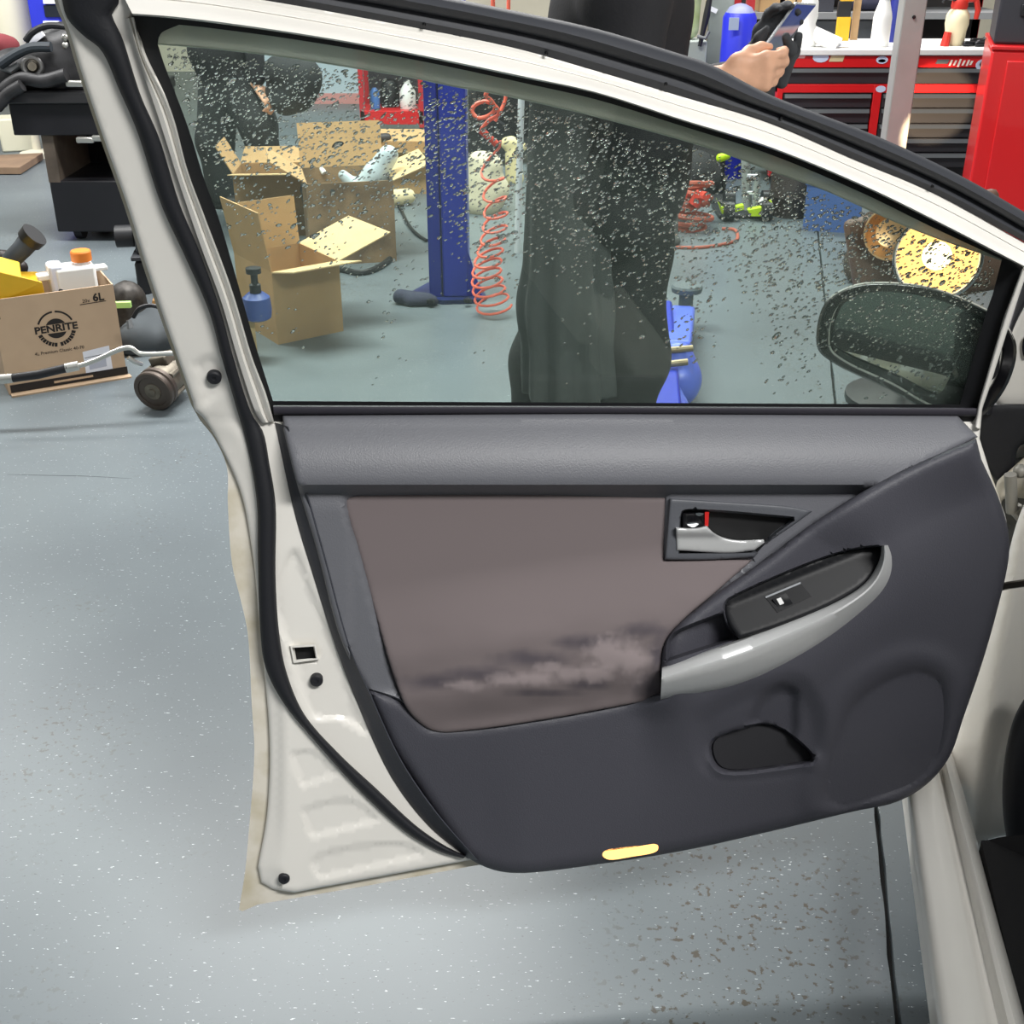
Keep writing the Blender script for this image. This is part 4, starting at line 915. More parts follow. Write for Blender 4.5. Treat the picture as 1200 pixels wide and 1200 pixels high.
# white reservoir with an orange cap
c = M @ Vector((.305, .12, 0)); rs = thing('fluid_reservoir', c+Vector((0, 0, .01)), 'white plastic fluid reservoir with an orange cap, standing in the printed carton', 'reservoir')
R2 = M @ Matrix.Translation((.305, .12, 0))
G(R2).box(-.065, .08, -.05, .05, .02, .415).build('tank', WHITEPL, rs, bevel=.012)
G(R2).box(-.085, -.03, -.045, .04, .3, .43).build('side_chamber', mat('white_plastic_cool', (222, 226, 238), rough=.4), rs, bevel=.012)
G(R2).box(.06, .125, -.03, .02, .385, .400).build('bracket', WHITEPL, rs, bevel=.004); G(R2).box(-.125, -.06, -.03, .02, .375, .395).build('bracket', WHITEPL, rs, bevel=.004)
G(R2).lathe([(.028, .40), (.028, .44)], 20, Matrix.Translation((.042, 0, 0))).build('neck', WHITEPL, rs)
cp = G(R2); cp.lathe([(.036, .425), (.037, .43), (.037, .458), (.033, .463), (.0, .464)], 24, Matrix.Translation((.042, 0, 0))); cp.build('cap', ORANGE, rs, label='orange screw cap')
G(R2).ball((-.055, -.047, .335), .009).build('port', BLACKP, rs)
# yellow ducting and black hose in the carton
yd = thing('yellow_tray', M @ Vector((.06, .10, .1)), 'yellow plastic tray sticking up out of the printed carton', 'tray')
q = [M @ Vector(v) for v in ((-.10, .03, .30), (.175, .05, .34), (.20, .25, .36), (-.12, .26, .40))]
g = G(); g.prism(q, (0, .0, .012)); g.build('tray_base', YELLOW, yd, smooth=False, bevel=.003)
q1 = [M @ Vector(v) for v in ((-.10, .02, .30), (.19, .04, .325), (.185, .02, .39), (.03, .02, .455), (-.10, .02, .465))]
G().prism(q1, M.to_3x3() @ Vector((0, .012, 0))).build('tray_side', YELLOW, yd, smooth=False, bevel=.003)
q1 = [M @ Vector(v) for v in ((-.02, .034, .455), (.12, .034, .40), (.14, .20, .42), (-.02, .20, .49))]
G().prism(q1, (0, 0, .008)).build('tray_top', mat('yellow_plastic_light', (236, 196, 62), rough=.4), yd, smooth=False, bevel=.003)
hs = thing('black_hose', M @ Vector((.1, .2, .2)), 'black rubber intake hose lying behind the yellow tray', 'hose')
P = [M @ Vector(v) for v in ((.08, .27, .36), (.12, .27, .42), (.165, .27, .455), (.20, .28, .485))]
G().tube(P, [.030, .034, .036, .040], 14).build('hose_body', mat('dark_grey_rubber', (46, 52, 58), rough=.6), hs)
G().tube([P[-1]-Vector((.004, 0, .004)), P[-1]+Vector((.022, 0, .02))], [.047, .050], 18).build('hose_end', BLACKP, hs)
cl_ = at(8, 305, 4.75); tag(blob('metal_fitting', [(cl_, cl_+Vector((.05, 0, -.03)), .035, .03), (cl_+Vector((-.05, 0, .02)), cl_, .03, .035), (cl_+Vector((.02, 0, -.05)), cl_+Vector((.05, .03, -.2)), .02, .02), (Vector((cl_.x+.05, cl_.y+.03, cl_.z-.2)), Vector((cl_.x+.06, cl_.y+.03, .02)), .02, .025)], .008, mat('dark_metal_part', (56, 52, 52), rough=.45, metal=.6), None, k=.02), 'dark metal part standing behind the yellow tray', 'car part')
# ------------------------------------------------------------------ compressor with its pipes
ac = thing('compressor', fl(182, 474), 'air-conditioning compressor with a ribbed pulley lying on the floor by the carton', 'compressor')
pc = at(181, 455, 3.93); pc.z = .078; ad = Vector((.25, .92, .14)).normalized(); Ma = Matrix.Translation(pc) @ axis_to(-ad)
G(Ma).lathe([(.030, .012), (.036, .014), (.055, .012), (.056, .016), (.070, .016), (.074, .012), (.074, -.002), (.068, -.006), (.068, -.010), (.074, -.014), (.074, -.030), (.06, -.032)], 32).build('pulley', mat('pulley_steel', (92, 84, 78), rough=.45, metal=.7), ac)
G(Ma).lathe([(.0, .022), (.012, .022), (.013, .016), (.030, .016), (.032, .010)], 20).build('pulley_hub', ALUD, ac)
G(Ma).lathe([(.052, -.03), (.060, -.05), (.060, -.12), (.055, -.125), (.055, -.165), (.058, -.17), (.045, -.20), (0, -.205)], 26).build('body', ALUD, ac)
for a in (0.4, 2.2, 3.9, 5.3):
    G(Ma).lathe([(.011, -.04), (.011, -.16)], 8, Matrix.Translation((.062*math.cos(a), .062*math.sin(a), 0))).build('lug', ALUD, ac)
G(Ma).box(-.035, .035, .045, .085, -.14, -.08).build('port_block', ALUD, ac, bevel=.006)
pipes = thing('pipe_assembly', at(100, 425, 3.85), 'bare metal pipe with a black hose section running from the compressor across the carton', 'pipe')
def pv(l, Ys): return [at(x, y, Y) for (x, y), Y in zip(l, Ys)]
P1 = [at(x, y, 3.80+.1*(x/200)) for x, y in cr([(80, 431), (95, 428), (115, 421), (132, 413), (146, 408), (154, 408), (163, 414), (175, 415), (206, 414)], 5)]
G().tube(P1, .0085, 10).build('pipe', ALU, pipes)
G().tube([at(15, 443, 3.8), at(45, 439, 3.81), at(79, 431, 3.83)], .0150, 14).build('hose_section', BLACKP, pipes, label='black rubber hose section')
G().tube([at(77, 431.5, 3.83), at(92, 428.5, 3.84)], .0165, 14).build('ferrule', ALU, pipes); G().tube([at(-14, 446, 3.79), at(15, 443, 3.8)], [.018, .016], 14).build('ferrule', ALU, pipes)
G().tube([at(150, 419, 3.86), at(158, 424, 3.87), at(166, 427, 3.89)], .008, 8).build('pipe', ALU, pipes)
cn = at(196, 400, 4.15); tag(G().lathe([(.03, 0), (.034, .01), (.034, .09), (.024, .10), (.024, .13), (0, .132)], 16, Matrix.Translation((cn.x, cn.y, .005))).build('sensor_can', mat('grey_metal_can', (88, 88, 90), rough=.4, metal=.6)), 'small grey metal canister standing behind the compressor', 'canister')
# ------------------------------------------------------------------ clutter behind the carton
c = fl(172, 372); ab = thing('air_box', (c.x, c.y+.35, 0), 'black plastic air filter housing on the floor beside the white door frame', 'car part')
Mx = frame((c.x+.03, c.y+.45, 0), .15)
G(Mx).box(-.17, .17, -.12, .14, .0, .16).build('lower_shell', BLACKP, ab, bevel=.015); G(Mx).box(-.18, .18, -.13, .15, .165, .185).build('flange', mat('dark_grey_plastic', (48, 50, 54), rough=.5), ab, bevel=.005)
G(Mx).box(-.16, .16, -.10, .13, .185, .33).build('upper_shell', BLACKP, ab, bevel=.02)
G(Mx).lathe([(.05, 0), (.05, .08), (.042, .08), (.042, .01)], 18, Matrix.Translation((-.17, 0, .25)) @ axis_to((-1, 0, 0))).build('inlet', BLACKP, ab)
mm_ = []
for i in range(9): a = at(134+random.random()*34, 336+random.random()*22, 4.75); mm_.append((a, a+Vector((random.uniform(-.07, .07), random.uniform(-.05, .05), random.uniform(-.05, .04))), random.uniform(.015, .035), random.uniform(.012, .03)))
b0 = at(150, 350, 4.75); mm_ += [(b0, Vector((b0.x, b0.y, .04)), .07, .09)]
tag(blob('engine_bracket', mm_, .008, mat('dirty_cast_metal', (66, 63, 60), rough=.5, metal=.5, var=.5, scale=40), None, k=.015), 'knobbly dark metal engine bracket right behind the printed carton', 'car part')
mt = fl(168, 392); sh = [fl(150, 372), fl(205, 362), fl(212, 408), fl(160, 412)]
tag(blob('rubber_mat', [(sh[0]+Vector((.0, 0, .03)), sh[1]+Vector((0, 0, .03)), .05, .05), (sh[1]+Vector((0, 0, .03)), sh[2]+Vector((0, 0, .03)), .05, .045), (sh[2]+Vector((0, 0, .03)), sh[3]+Vector((0, 0, .03)), .05, .05), (sh[0]+Vector((0, 0, .05)), sh[2]+Vector((0, 0, .05)), .07, .06), (sh[1]+Vector((0, 0, .05)), sh[3]+Vector((0, 0, .05)), .06, .07)], .014, mat('dark_cover_cloth', (60, 66, 70), rough=.8), None, k=.05, post=lambda X, D: np.maximum(D, .001-X[..., 2])), 'crumpled dark grey cover heaped on the floor behind the compressor', 'cover')
wr_ = [at(x, y, 4.15) for x, y in cr([(156, 372), (163, 362), (176, 358), (190, 361)], 5)]
hz = thing('wiring_plug', wr_[0], 'black cable with a small plug lying over the dark grey cover', 'cable')
G().tube(wr_, .008, 8).build('cable', BLACKP, hz); G().tube([at(151, 375, 4.13), at(153, 385, 4.12)], [.010, .012], 8).build('plug', GREYP, hz)
G().tube([at(180, 352, 4.2), at(186, 354, 4.2)], [.022, .022], 10).build('sleeve', mat('tan_sleeve', (196, 150, 96), rough=.7), hz)
tg = at(143, 357, 4.55); tag(G(frame(tg, .1)).box(-.035, .035, -.01, .01, -.012, .012).build('tape_tag', mat('lime_tape', (176, 220, 130), rough=.7), bevel=.002), 'short strip of pale green tape next to the carton corner', 'tape')
# ------------------------------------------------------------------ black cart with an engine on it, far left
cb = fl(95, 286); cY = 6.3; xl = at(62, 240, cY).x; xr = xl+.56
ct = thing('tool_cart', (xl+.4, cY+.3, 0), 'black steel workshop cart on castors carrying a car engine, far left', 'cart')
def zy(py, Y=cY): return at(100, py, Y).z
G().box(xl, xr, cY, cY+.55, zy(272), zy(212)).build('lower_bin', BLACKS, ct, bevel=.008)
G().box(xl-.0, xl+.06, cY, cY+.55, zy(214), zy(158)).build('side_post', mat('rusty_steel', (92, 82, 72), rough=.6, var=.4, scale=8), ct)
G().box(xl+.02, xr, cY+.5, cY+.54, zy(214), zy(158)).build('back_panel', HOLE, ct)
G().box(xl-.13, xr, cY-.02, cY+.57, zy(158), zy(120)).build('upper_drawer', BLACKS, ct, bevel=.006); G().box(xl-.16, xr, cY-.05, cY+.6, zy(120), zy(106)).build('top_tray', mat('dark_worn_steel', (44, 44, 46), rough=.45), ct, bevel=.006)
for i, (hx, hy) in enumerate(((100, 164), (118, 162), (88, 98))):
    p = at(hx, hy, cY-.05); G().cbox((p.x, p.y, p.z), (.09, .03, .03)).build('handle', ALU, ct, bevel=.008)
for wx in (at(90, 280, cY).x, xr-.1):
    for wy in (.08, .45):
        G(Matrix.Translation((wx, cY+wy, .06)) @ axis_to((1, 0, 0))).lathe([(.02, -.02), (.06, -.02), (.06, .02), (.02, .02)], 18).build('castor', RUBBER, ct)
        G().cbox((wx, cY+wy, .12), (.07, .07, .05)).build('castor_bracket', BLACKS, ct, bevel=.004)
# engine
ENG = mat('dark_engine_castings', (58, 58, 60), rough=.5, metal=.4, var=.5, scale=14)
eg_ = thing('car_engine', (xl+.2, cY+.2, zy(106)), 'dark greasy car engine with hoses and a pulley on the black cart', 'engine')
E = lambda x, y, dy=0: at(x, y, cY+.15+dy)
blob('block', [(E(20, 90), E(105, 92), .14, .16), (E(60, 70), E(105, 60), .13, .14), (E(5, 120), E(40, 90), .08, .1), (E(75, 80), E(75, 105), .13, .13), (E(92, 85, .1), E(125, 80, .1), .2, .2), (E(64, 66), E(70, 80), .06, .09), (E(20, 105), E(0, 110), .1, .12)], .014, ENG, eg_, k=.05, post=lambda X, D: np.maximum(D, zy(106)+.004-X[..., 2]))
blob('intake_cover', [(E(52, 50), E(74, 40), .055, .05), (E(74, 40), E(100, 46), .05, .05), (E(50, 52), E(78, 52), .05, .06)], .011, BLACKP, eg_, k=.04)
def path(l, dy, per=5): return [at(x, y, cY+dy) for x, y in cr(l, per)]
G().tube(path([(30, 48), (38, 38), (52, 31), (66, 30), (84, 33)], .0), .016, 10).build('hose', BLACKP, eg_)
G().tube(path([(0, 76), (18, 64), (36, 56), (60, 55)], -.02), .024, 10).build('hose', mat('dark_grey_rubber', (46, 52, 58)), eg_)
G().tube(path([(0, 110), (14, 98), (28, 92), (50, 95), (78, 88)], -.05), .034, 12).build('pipe', ENG, eg_)
G().tube(path([(-4, 126), (10, 110), (26, 100)], -.10), .03, 12).build('pipe', ENG, eg_)
pq = E(38, 78, -.18); G().torus(pq, .042, .013, axis_to((.3, -1, .1)), 22, 8).build('pulley', mat('worn_pulley', (110, 110, 110), rough=.35, metal=.8), eg_); G(Matrix.Translation(pq) @ axis_to((.3, -1, .1))).lathe([(.03, -.03), (.022, 0), (.02, .03), (0, .03)], 16).build('pulley_hub', ALUD, eg_)
G().tube([E(2, 78, -.15), E(14, 82, -.15), E(22, 76, -.15)], [.02, .022, .016], 10).build('lever', GREYP, eg_)
q = E(40, 43, -.1); G(frame(q, .2, 0, -.6)).box(-.045, .045, -.01, .02, -.025, .025).build('sticker_plate', PAPER, eg_)
for x, y in ((76, 44), (77, 53), (22, 88), (5, 122)): q = E(x, y, -.12); G().ball(q, .018, 10, 6).build('bolt_head', ALU, eg_)
q = E(2, 54, .15); tag(blob('red_cloth', [(q, q+Vector((.04, .03, .0)), .05, .04), (q-Vector((.1, 0, .03)), q, .05, .05)], .012, mat('dull_red_cloth', (112, 46, 52), rough=.9), None, k=.05), 'dull red rag on top of the engine at the left edge', 'rag')
# cream drum-like tank and blue cabinet behind
q = fl(18, 150); tag(G(Matrix.Translation((at(14, 20, 8.6).x, 8.6, 0))).lathe([(.02, .30), (.10, .32), (.14, .50), (.16, .75), (.155, 1.4), (.10, 1.5), (0, 1.52)], 24).build('tank', mat('cream_enamel', (224, 220, 200), rough=.4)), 'tall cream tank behind the engine, top left', 'tank') if False else None
tk = thing('cream_tank', (at(16, 20, 8.7).x, 8.7, 0), 'tall cream cylinder tank behind the engine in the top left corner', 'tank')
G(Matrix.Translation((at(16, 20, 8.7).x, 8.7, 0))).lathe([(.07, .60), (.115, .66), (.138, .78), (.14, 1.5), (.10, 1.6), (0, 1.62)], 26).build('shell', mat('cream_enamel', (226, 221, 200), rough=.4), tk)
G(Matrix.Translation((at(16, 20, 8.7).x, 8.7, 0))).lathe([(.12, 0), (.12, .03), (.03, .05), (.03, .60), (.07, .62)], 18).build('pedestal', mat('cream_enamel', (226, 221, 200)), tk)
bxx = at(35, 20, 8.4); bc = thing('blue_cabinet', (bxx.x+.2, 8.4, 0), 'bright blue metal cabinet with a dark window behind the engine cart', 'cabinet')
zt, zb = 1.6, .35
G().box(bxx.x, bxx.x+.5, 8.4, 8.7, zb, zt).build('carcass', mat('bright_blue_paint', (48, 58, 196), rough=.4), bc, bevel=.006)
w0, w1 = at(51, 6, 8.39), at(85, 20, 8.39); G().box(w0.x, w1.x+.05, 8.385, 8.4, w1.z, w0.z).build('window', mat('dark_window', (40, 44, 52), rough=.15), bc)
for yy in (2, 27):
    q = at(58, yy, 8.38); G().box(q.x-.04, q.x+.06, 8.375, 8.4, q.z-.012, q.z+.012).build('label_strip', PAPER, bc)
for dx in (.03, .44):
    for dy in (.03, .26): G().cbox((bxx.x+dx, 8.4+dy, zb/2), (.04, .04, zb)).build('leg', mat('bright_blue_paint', (48, 58, 196)), bc)
# pale block and plywood at the far left
q = fl(22, 178); pk_ = tag(G(frame((q.x-.02, q.y+.1, 0), .3)).box(-.12, .11, -.10, .12, 0, .23).build('plastic_tub', mat('cream_plastic_tub', (222, 219, 196), rough=.5), bevel=.012), 'cream plastic block standing on the floor under the engine', 'block')
pa, pb_, pc_, pd = fl(-30, 183, .05), fl(50, 179, .05), fl(23, 196, .05), fl(-30, 196, .05)
tag(G().prism([pa, pb_, pc_, pd], (0, 0, -.045)).build('plywood_board', mat('grey_plywood', (142, 118, 96), rough=.8, var=.2, scale=9), smooth=False, bevel=.003), 'worn brown plywood board on the floor at the left edge', 'board')
# ------------------------------------------------------------------ open cartons behind the glass
def carton(name, label, px, py, rz, w_, d_, h_, m, flaps, cat='box', inner=None):
    o = fl(px, py); M = frame(o, rz); t = thing(name, o, label, cat, 'open cartons on the floor'); e = .006
    G(M).box(0, w_, 0, e, 0, h_).build('side_panel', m, t, smooth=False); G(M).box(0, w_, d_-e, d_, 0, h_).build('side_panel', m, t, smooth=False)
    G(M).box(0, e, e, d_-e, 0, h_).build('end_panel', m, t, smooth=False); G(M).box(w_-e, w_, e, d_-e, 0, h_).build('end_panel', m, t, smooth=False)
    G(M).box(e, w_-e, e, d_-e, 0, e).build('bottom', m, t, smooth=False)
    for sd, ang, ln, mm in flaps:                          # ang: 0 upright, + outwards
        s, c = math.sin(ang)*ln, math.cos(ang)*ln
        if sd == 'f': q = [(0, 0, h_), (w_, 0, h_), (w_, -s, h_+c), (0, -s, h_+c)]
        if sd == 'b': q = [(0, d_, h_), (w_, d_, h_), (w_, d_+s, h_+c), (0, d_+s, h_+c)]
        if sd == 'l': q = [(0, 0, h_), (0, d_, h_), (-s, d_, h_+c), (-s, 0, h_+c)]
        if sd == 'r': q = [(w_, 0, h_), (w_, d_, h_), (w_+s, d_, h_+c), (w_+s, 0, h_+c)]
        a = Vector(q[1])-Vector(q[0]); b = Vector(q[3])-Vector(q[0]); n = a.cross(b).normalized()*.005
        G(M).prism(q, n).build('flap', mm or m, t, smooth=False)
    return t, M
carton('cardboard_box', 'small open carton with wide pale flaps, nearest behind the glass', 326, 404, .62, .30, .36, .30, CARD, [('f', 1.35, .20, CARD2), ('r', 1.25, .26, CARD2), ('l', .15, .24, CARD), ('b', .1, .2, CARD)])
carton('cardboard_box', 'large brown carton with a dark stain, behind the small open one', 366, 312, .22, .42, .40, .40, mat('shaded_brown_cardboard', (160, 132, 100), rough=.85, rgb2=(112, 92, 72), scale=7), [('b', .3, .22, CARD), ('r', 1.2, .20, CARD2), ('l', 1.0, .2, CARD)])
carton('cardboard_box', 'tall brown carton left of the stained one, by the striding person', 280, 277, .05, .46, .28, .33, mat('tan_cardboard', (170, 136, 96), rough=.85, var=.25, scale=6), [('b', 1.3, .2, CARD), ('l', .5, .16, CARD), ('f', 1.4, .15, CARD2), ('r', .6, .2, CARD)])
carton('cardboard_box', 'flat tan carton at the foot of the blue post, farthest of the cartons', 396, 226, -.05, .60, .40, .24, CARD, [('f', 1.3, .14, CARD2), ('b', 1.35, .2, CARD), ('r', 1.1, .2, CARD)])
o = fl(262, 424); tag(G(frame(o, .5)).box(0, .14, 0, .22, 0, .16).build('cardboard_box', CARD2, smooth=False, bevel=.003), 'low pale carton against the window edge, under the blue canister', 'box')
q = at(301, 357, 4.47); ob = thing('oil_canister', (q.x, q.y, .16), 'blue canister with a black pump top, in front of the near carton', 'canister')
G(Matrix.Translation((q.x, q.y, 0))).lathe([(.04, .162), (.052, .17), (.056, .20), (.052, .25), (.03, .268)], 20).build('can', mat('blue_can', (62, 84, 150), rough=.4), ob)
G(Matrix.Translation((q.x, q.y, 0))).lathe([(.022, .266), (.022, .30), (.014, .305), (.014, .34), (.03, .345), (.03, .365), (0, .37)], 14).build('pump_top', BLACKP, ob)
# bits in and on the cartons
def lump(name, l, label, cat, m, res=.011, k=.03, Y=None): return tag(blob(name, l, res, m, None, k=k), label, cat)
L_ = lambda x, y, Y: at(x, y, Y)
PLB = mat('clear_plastic_sheet', (205, 220, 226), rough=.25, alpha=.8)
q = lambda x, y: at(x, y, 6.05)
lump('plastic_bag', [(q(455, 182), q(440, 205), .05, .06), (q(440, 205), q(425, 228), .06, .07), (q(412, 215), q(402, 205), .035, .025), (q(425, 232), q(440, 240), .05, .03)], 'crumpled clear plastic bag spilling over the brown cartons', 'bag', PLB)
q = lambda x, y: Vector((at(x, 165, 7.72).x, 7.72+(182-y)*.02, .262))
lump('black_part', [(q(398, 182), q(450, 172), .035, .028), (q(410, 186), q(440, 180), .04, .03)], 'long black plastic car part lying across the cartons', 'car part', mat('worn_black_plastic', (56, 50, 54), rough=.5))
lump('black_part', [(at(362, 212, 6.3), at(366, 228, 6.25), .03, .05), (at(368, 205, 6.3), at(358, 222, 6.3), .02, .03), (at(364, 232, 6.25), at(368, 262, 6.25), .04, .05)], 'upright black plastic car part wedged between the two big cartons', 'car part', BLACKP)
w0 = at(373, 192, 6.25); tag(G().tube([w0, at(380, 203, 6.22)], .014, 10).build('white_cap', WHITEPL), 'small white plastic cap on the cartons', 'cap')  # a small white cap, drawn as a short tube
lump('oil_filter', [(at(397, 268, 5.95), at(400, 275, 5.9), .05, .055)], 'dark round filter pushed into the stained carton', 'filter', mat('dark_filter', (66, 62, 56), rough=.7), .008)
lump('red_cap', [(at(352, 292, 5.55), at(358, 296, 5.5), .018, .016), (at(356, 297, 5.5), at(357, 318, 5.5), .016, .018)], 'small dull red cap beside the pale flap', 'rag', mat('dull_red_plastic', (146, 62, 70), rough=.6), .006, .01)  # a small red plastic cap, not cloth
stp = [fl(x, y, .012) for x, y in cr([(382, 318), (400, 316), (420, 320), (438, 316), (452, 308), (462, 298)], 6)]
tag(G().tube(stp, .016, 8).build('black_strap', BLACKP), 'black strap lying on the floor in front of the cartons', 'strap')
cbl = [fl(x, y, .008) for x, y in cr([(448, 232), (462, 236), (470, 246), (478, 262), (488, 274), (500, 282)], 6)]
tag(G().tube(cbl, .009, 8).build('black_cable', BLACKP), 'black cable curving over the floor to the blue post', 'cable')
lump('wood_offcut', [(fl(462, 232, .05), fl(478, 230, .05), .05, .045)], 'pale wooden offcut on the floor near the black cable', 'wood', mat('pale_wood', (216, 200, 160), rough=.8), .01)
# ------------------------------------------------------------------ red tool trolley and white cabinet far behind
rY = 9.3; rx0, rx1 = at(421, 120, rY).x, at(496, 120, rY).x; rt = thing('tool_trolley', ((rx0+rx1)/2, rY, 0), 'red two-tier tool trolley with bottles, left of the blue post', 'trolley')
zt0, zm = at(450, 138, rY).z, at(450, 88, rY).z
for dx in (rx0, rx1-.035):
    for dy in (0, .35): G().box(dx, dx+.035, rY+dy, rY+dy+.035, .1, .98).build('leg', REDD, rt)
G().box(rx0, rx1, rY, rY+.385, zt0-.05, zt0+.05).build('tray', RED, rt, bevel=.004); G().box(rx0, rx1, rY, rY+.385, .88, .98).build('tray', REDD, rt, bevel=.004)
G().box(rx0+.04, rx1-.04, rY+.34, rY+.36, zt0+.03, .9).build('back_panel', mat('dark_panel', (62, 60, 64), rough=.5), rt)
q = at(465, 95, rY); G().box(q.x-.03, rx1-.05, rY+.1, rY+.3, .62, .78).build('drawer', RED, rt, bevel=.004)
for wx in (rx0+.02, rx1-.02):
    for wy in (.02, .36): G(Matrix.Translation((wx, rY+wy, .05)) @ axis_to((1, 0, 0))).lathe([(.01, -.015), (.05, -.015), (.05, .015), (.01, .015)], 14).build('castor', RUBBER, rt)
q = at(478, 128, rY+.1); tag(G(Matrix.Translation((q.x, rY+.12, zt0+.05))).lathe([(.055, 0), (.06, .02), (.06, .12), (.03, .17), (.022, .18), (.022, .2), (0, .2)], 16).build('white_bottle', WHITEPL), 'white bottle on the lower tray of the red trolley', 'bottle')
q = at(440, 128, rY+.1); tag(G(Matrix.Translation((q.x, rY+.10, zt0+.05))).lathe([(.035, 0), (.035, .12), (.015, .15), (0, .15)], 14).build('blue_bottle', mat('blue_bottle', (70, 110, 170), rough=.4)), 'small blue bottle on the lower tray of the red trolley', 'bottle')
q = at(457, 120, rY+.2); tag(G(Matrix.Translation((q.x, rY+.22, zt0+.05))).lathe([(.07, 0), (.07, .16), (.05, .19), (0, .19)], 14).build('black_jug', BLACKP), 'black container between the bottles on the red trolley', 'container')
wY = 11.2; w0, w1 = at(336, 100, wY).x, at(424, 100, wY).x
wc = thing('white_bench', ((w0+w1)/2, wY, 0), 'long white cabinet with a pale red stripe, far behind the striding person', 'cabinet')
G().box(w0-.3, w1, wY, wY+.5, .04, 1.0).build('carcass', mat('blue_white_laminate', (190, 204, 214), rough=.4), wc, bevel=.005); G().box(w0-.3, w1, wY-.012, wY, at(380, 120, wY).z-.03, at(380, 112, wY).z+.02).build('stripe', mat('pale_red_stripe', (212, 150, 146), rough=.5), wc)
G().box(w0-.28, w1-.02, wY+.03, wY+.48, 0, .04).build('plinth', GREYP, wc)
# ------------------------------------------------------------------ blue lift post, hose, sack
lp0, lp1, lY = at(499, 200, 5.25).x, at(547, 200, 5.25).x, 5.25
lp = thing('lift_post', ((lp0+lp1)/2, lY, 0), 'tall blue steel car lift post standing left of the dark apron', 'car lift')
wpx = lp1-lp0
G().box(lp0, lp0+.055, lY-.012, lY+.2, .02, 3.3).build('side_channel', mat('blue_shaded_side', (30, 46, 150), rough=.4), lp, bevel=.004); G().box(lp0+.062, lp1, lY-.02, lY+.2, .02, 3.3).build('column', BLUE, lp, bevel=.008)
G().box(lp0+.05, lp0+.066, lY+.0, lY+.2, .02, 3.3).build('slot', BLUED, lp)
G().prism([fl(470, 352, 0), fl(483, 346, 0), (lp0-.02, lY+.22, 0), (lp1+.04, lY+.22, 0), fl(570, 352, 0), fl(562, 356, 0), fl(520, 357, 0)], (0, 0, .02)).build('base_plate', BLUED, lp, smooth=False)
g = G(); g.prism([(lp1-.0, lY+.0, .02), (lp1+.06, lY+.0, .02), (lp1, lY+.0, .22)], (0, .02, 0)); g.build('gusset', BLUE, lp, smooth=False)
for x, y in ((480, 351), (505, 355), (548, 354)): G(Matrix.Translation(fl(x, y, .02))).lathe([(.018, 0), (.018, .016), (0, .018)], 6).build('bolt', STEELD, lp)
q = fl(478, 354, .0); tag(blob('dark_rag', [(q+Vector((-.03, -.02, .03)), q+Vector((.09, -.03, .02)), .035, .03), (q+Vector((.02, -.06, .02)), q+Vector((.12, -.05, .02)), .025, .02)], .009, mat('dark_blue_rag', (50, 52, 70), rough=.9), None, k=.03, post=lambda X, D: np.maximum(D, .002-X[..., 2])), 'dark rag at the foot of the blue lift post', 'rag')
HOSE = mat('orange_red_hose', (232, 112, 90), rough=.4)
hY = 5.0; hP = [at(578, 60, hY)+Vector((0, 0, .9)), at(578, 60, hY)]+[at(x, y, hY+dy) for (x, y), dy in zip(cr([(571, 108), (569, 112), (576, 118), (580, 128), (572, 136), (560, 138), (553, 130), (558, 122), (570, 119), (582, 126), (584, 134), (572, 142), (564, 154), (570, 160), (580, 168)], 4), np.linspace(0, .06, 60))]
hp_a = G(); ch = thing('air_hose', at(575, 340, hY), 'coiled orange-red air hose hanging down beside the blue lift post', 'hose')
G().tube(hP, .0085, 8).build('upper_hose', HOSE, ch); G().tube([at(563, 152, hY), at(582, 169, hY)], .014, 10).build('coupling', mat('red_coupling', (220, 72, 56), rough=.35), ch)
zt1, zb1 = at(575, 172, hY).z, .03; turns = 12; P = []
for i in range(turns*14+1):
    tt = i/(turns*14); s_l = tt**.62 if True else tt; a = 2*PI*turns*tt
    z = zt1+(zb1-zt1)*s_l; rr = .042+.032*tt; P.append(Vector((at(575, 250, hY).x+rr*math.cos(a)+.02*math.sin(tt*7), hY+.03+rr*math.sin(a), z+.02*math.sin(a+1))))
G().tube(P, .0056, 6).build('coil', HOSE, ch)
G().tube([at(601, 60, hY)+Vector((0, .1, .9)), at(594, 100, hY+.1), at(592, 118, hY+.1), at(586, 132, hY+.08), at(580, 142, hY+.07)], .0075, 8).build('upper_hose', HOSE, ch)
q = lambda x, y: at(x, y, 7.0)
lump('cream_sack', [(q(572, 196), q(566, 232), .085, .105), (q(560, 190), q(562, 205), .06, .08), (q(580, 222), q(562, 238), .085, .08), (Vector((q(568, 240).x, 7.0, .06)), q(568, 225), .10, .10)], 'lumpy cream plastic sack standing behind the coiled hose', 'sack', mat('cream_plastic_sack', (216, 208, 180), rough=.6, var=.15, scale=10), .012, .04)
q = lambda x, y: at(x, y, 7.8)
lump('stuffing', [(q(594, 168), q(606, 178), .04, .035), (q(600, 166), q(612, 172), .035, .03), (q(601, 182), Vector((q(603, 200).x, 7.8, .03)), .05, .06)], 'bundle of pale straps on the dark clutter beside the dark apron', 'straps', mat('pale_straps', (222, 208, 160), rough=.8), .012, .02)
tag(G().tube([fl(606, 296, .0), at(611, 112, 6.0)], .016, 10).build('white_pipe', mat('white_pvc', (214, 218, 220), rough=.5)), 'slim white plastic pipe leaning upright beside the person in the apron', 'pipe')
dY = 8.4; dk = thing('machine', (at(575, 150, dY).x, dY, 0), 'dark low workshop machine with a wheel, behind the coiled hose', 'machine')
m0, m1 = at(549, 150, dY).x, at(640, 150, dY).x
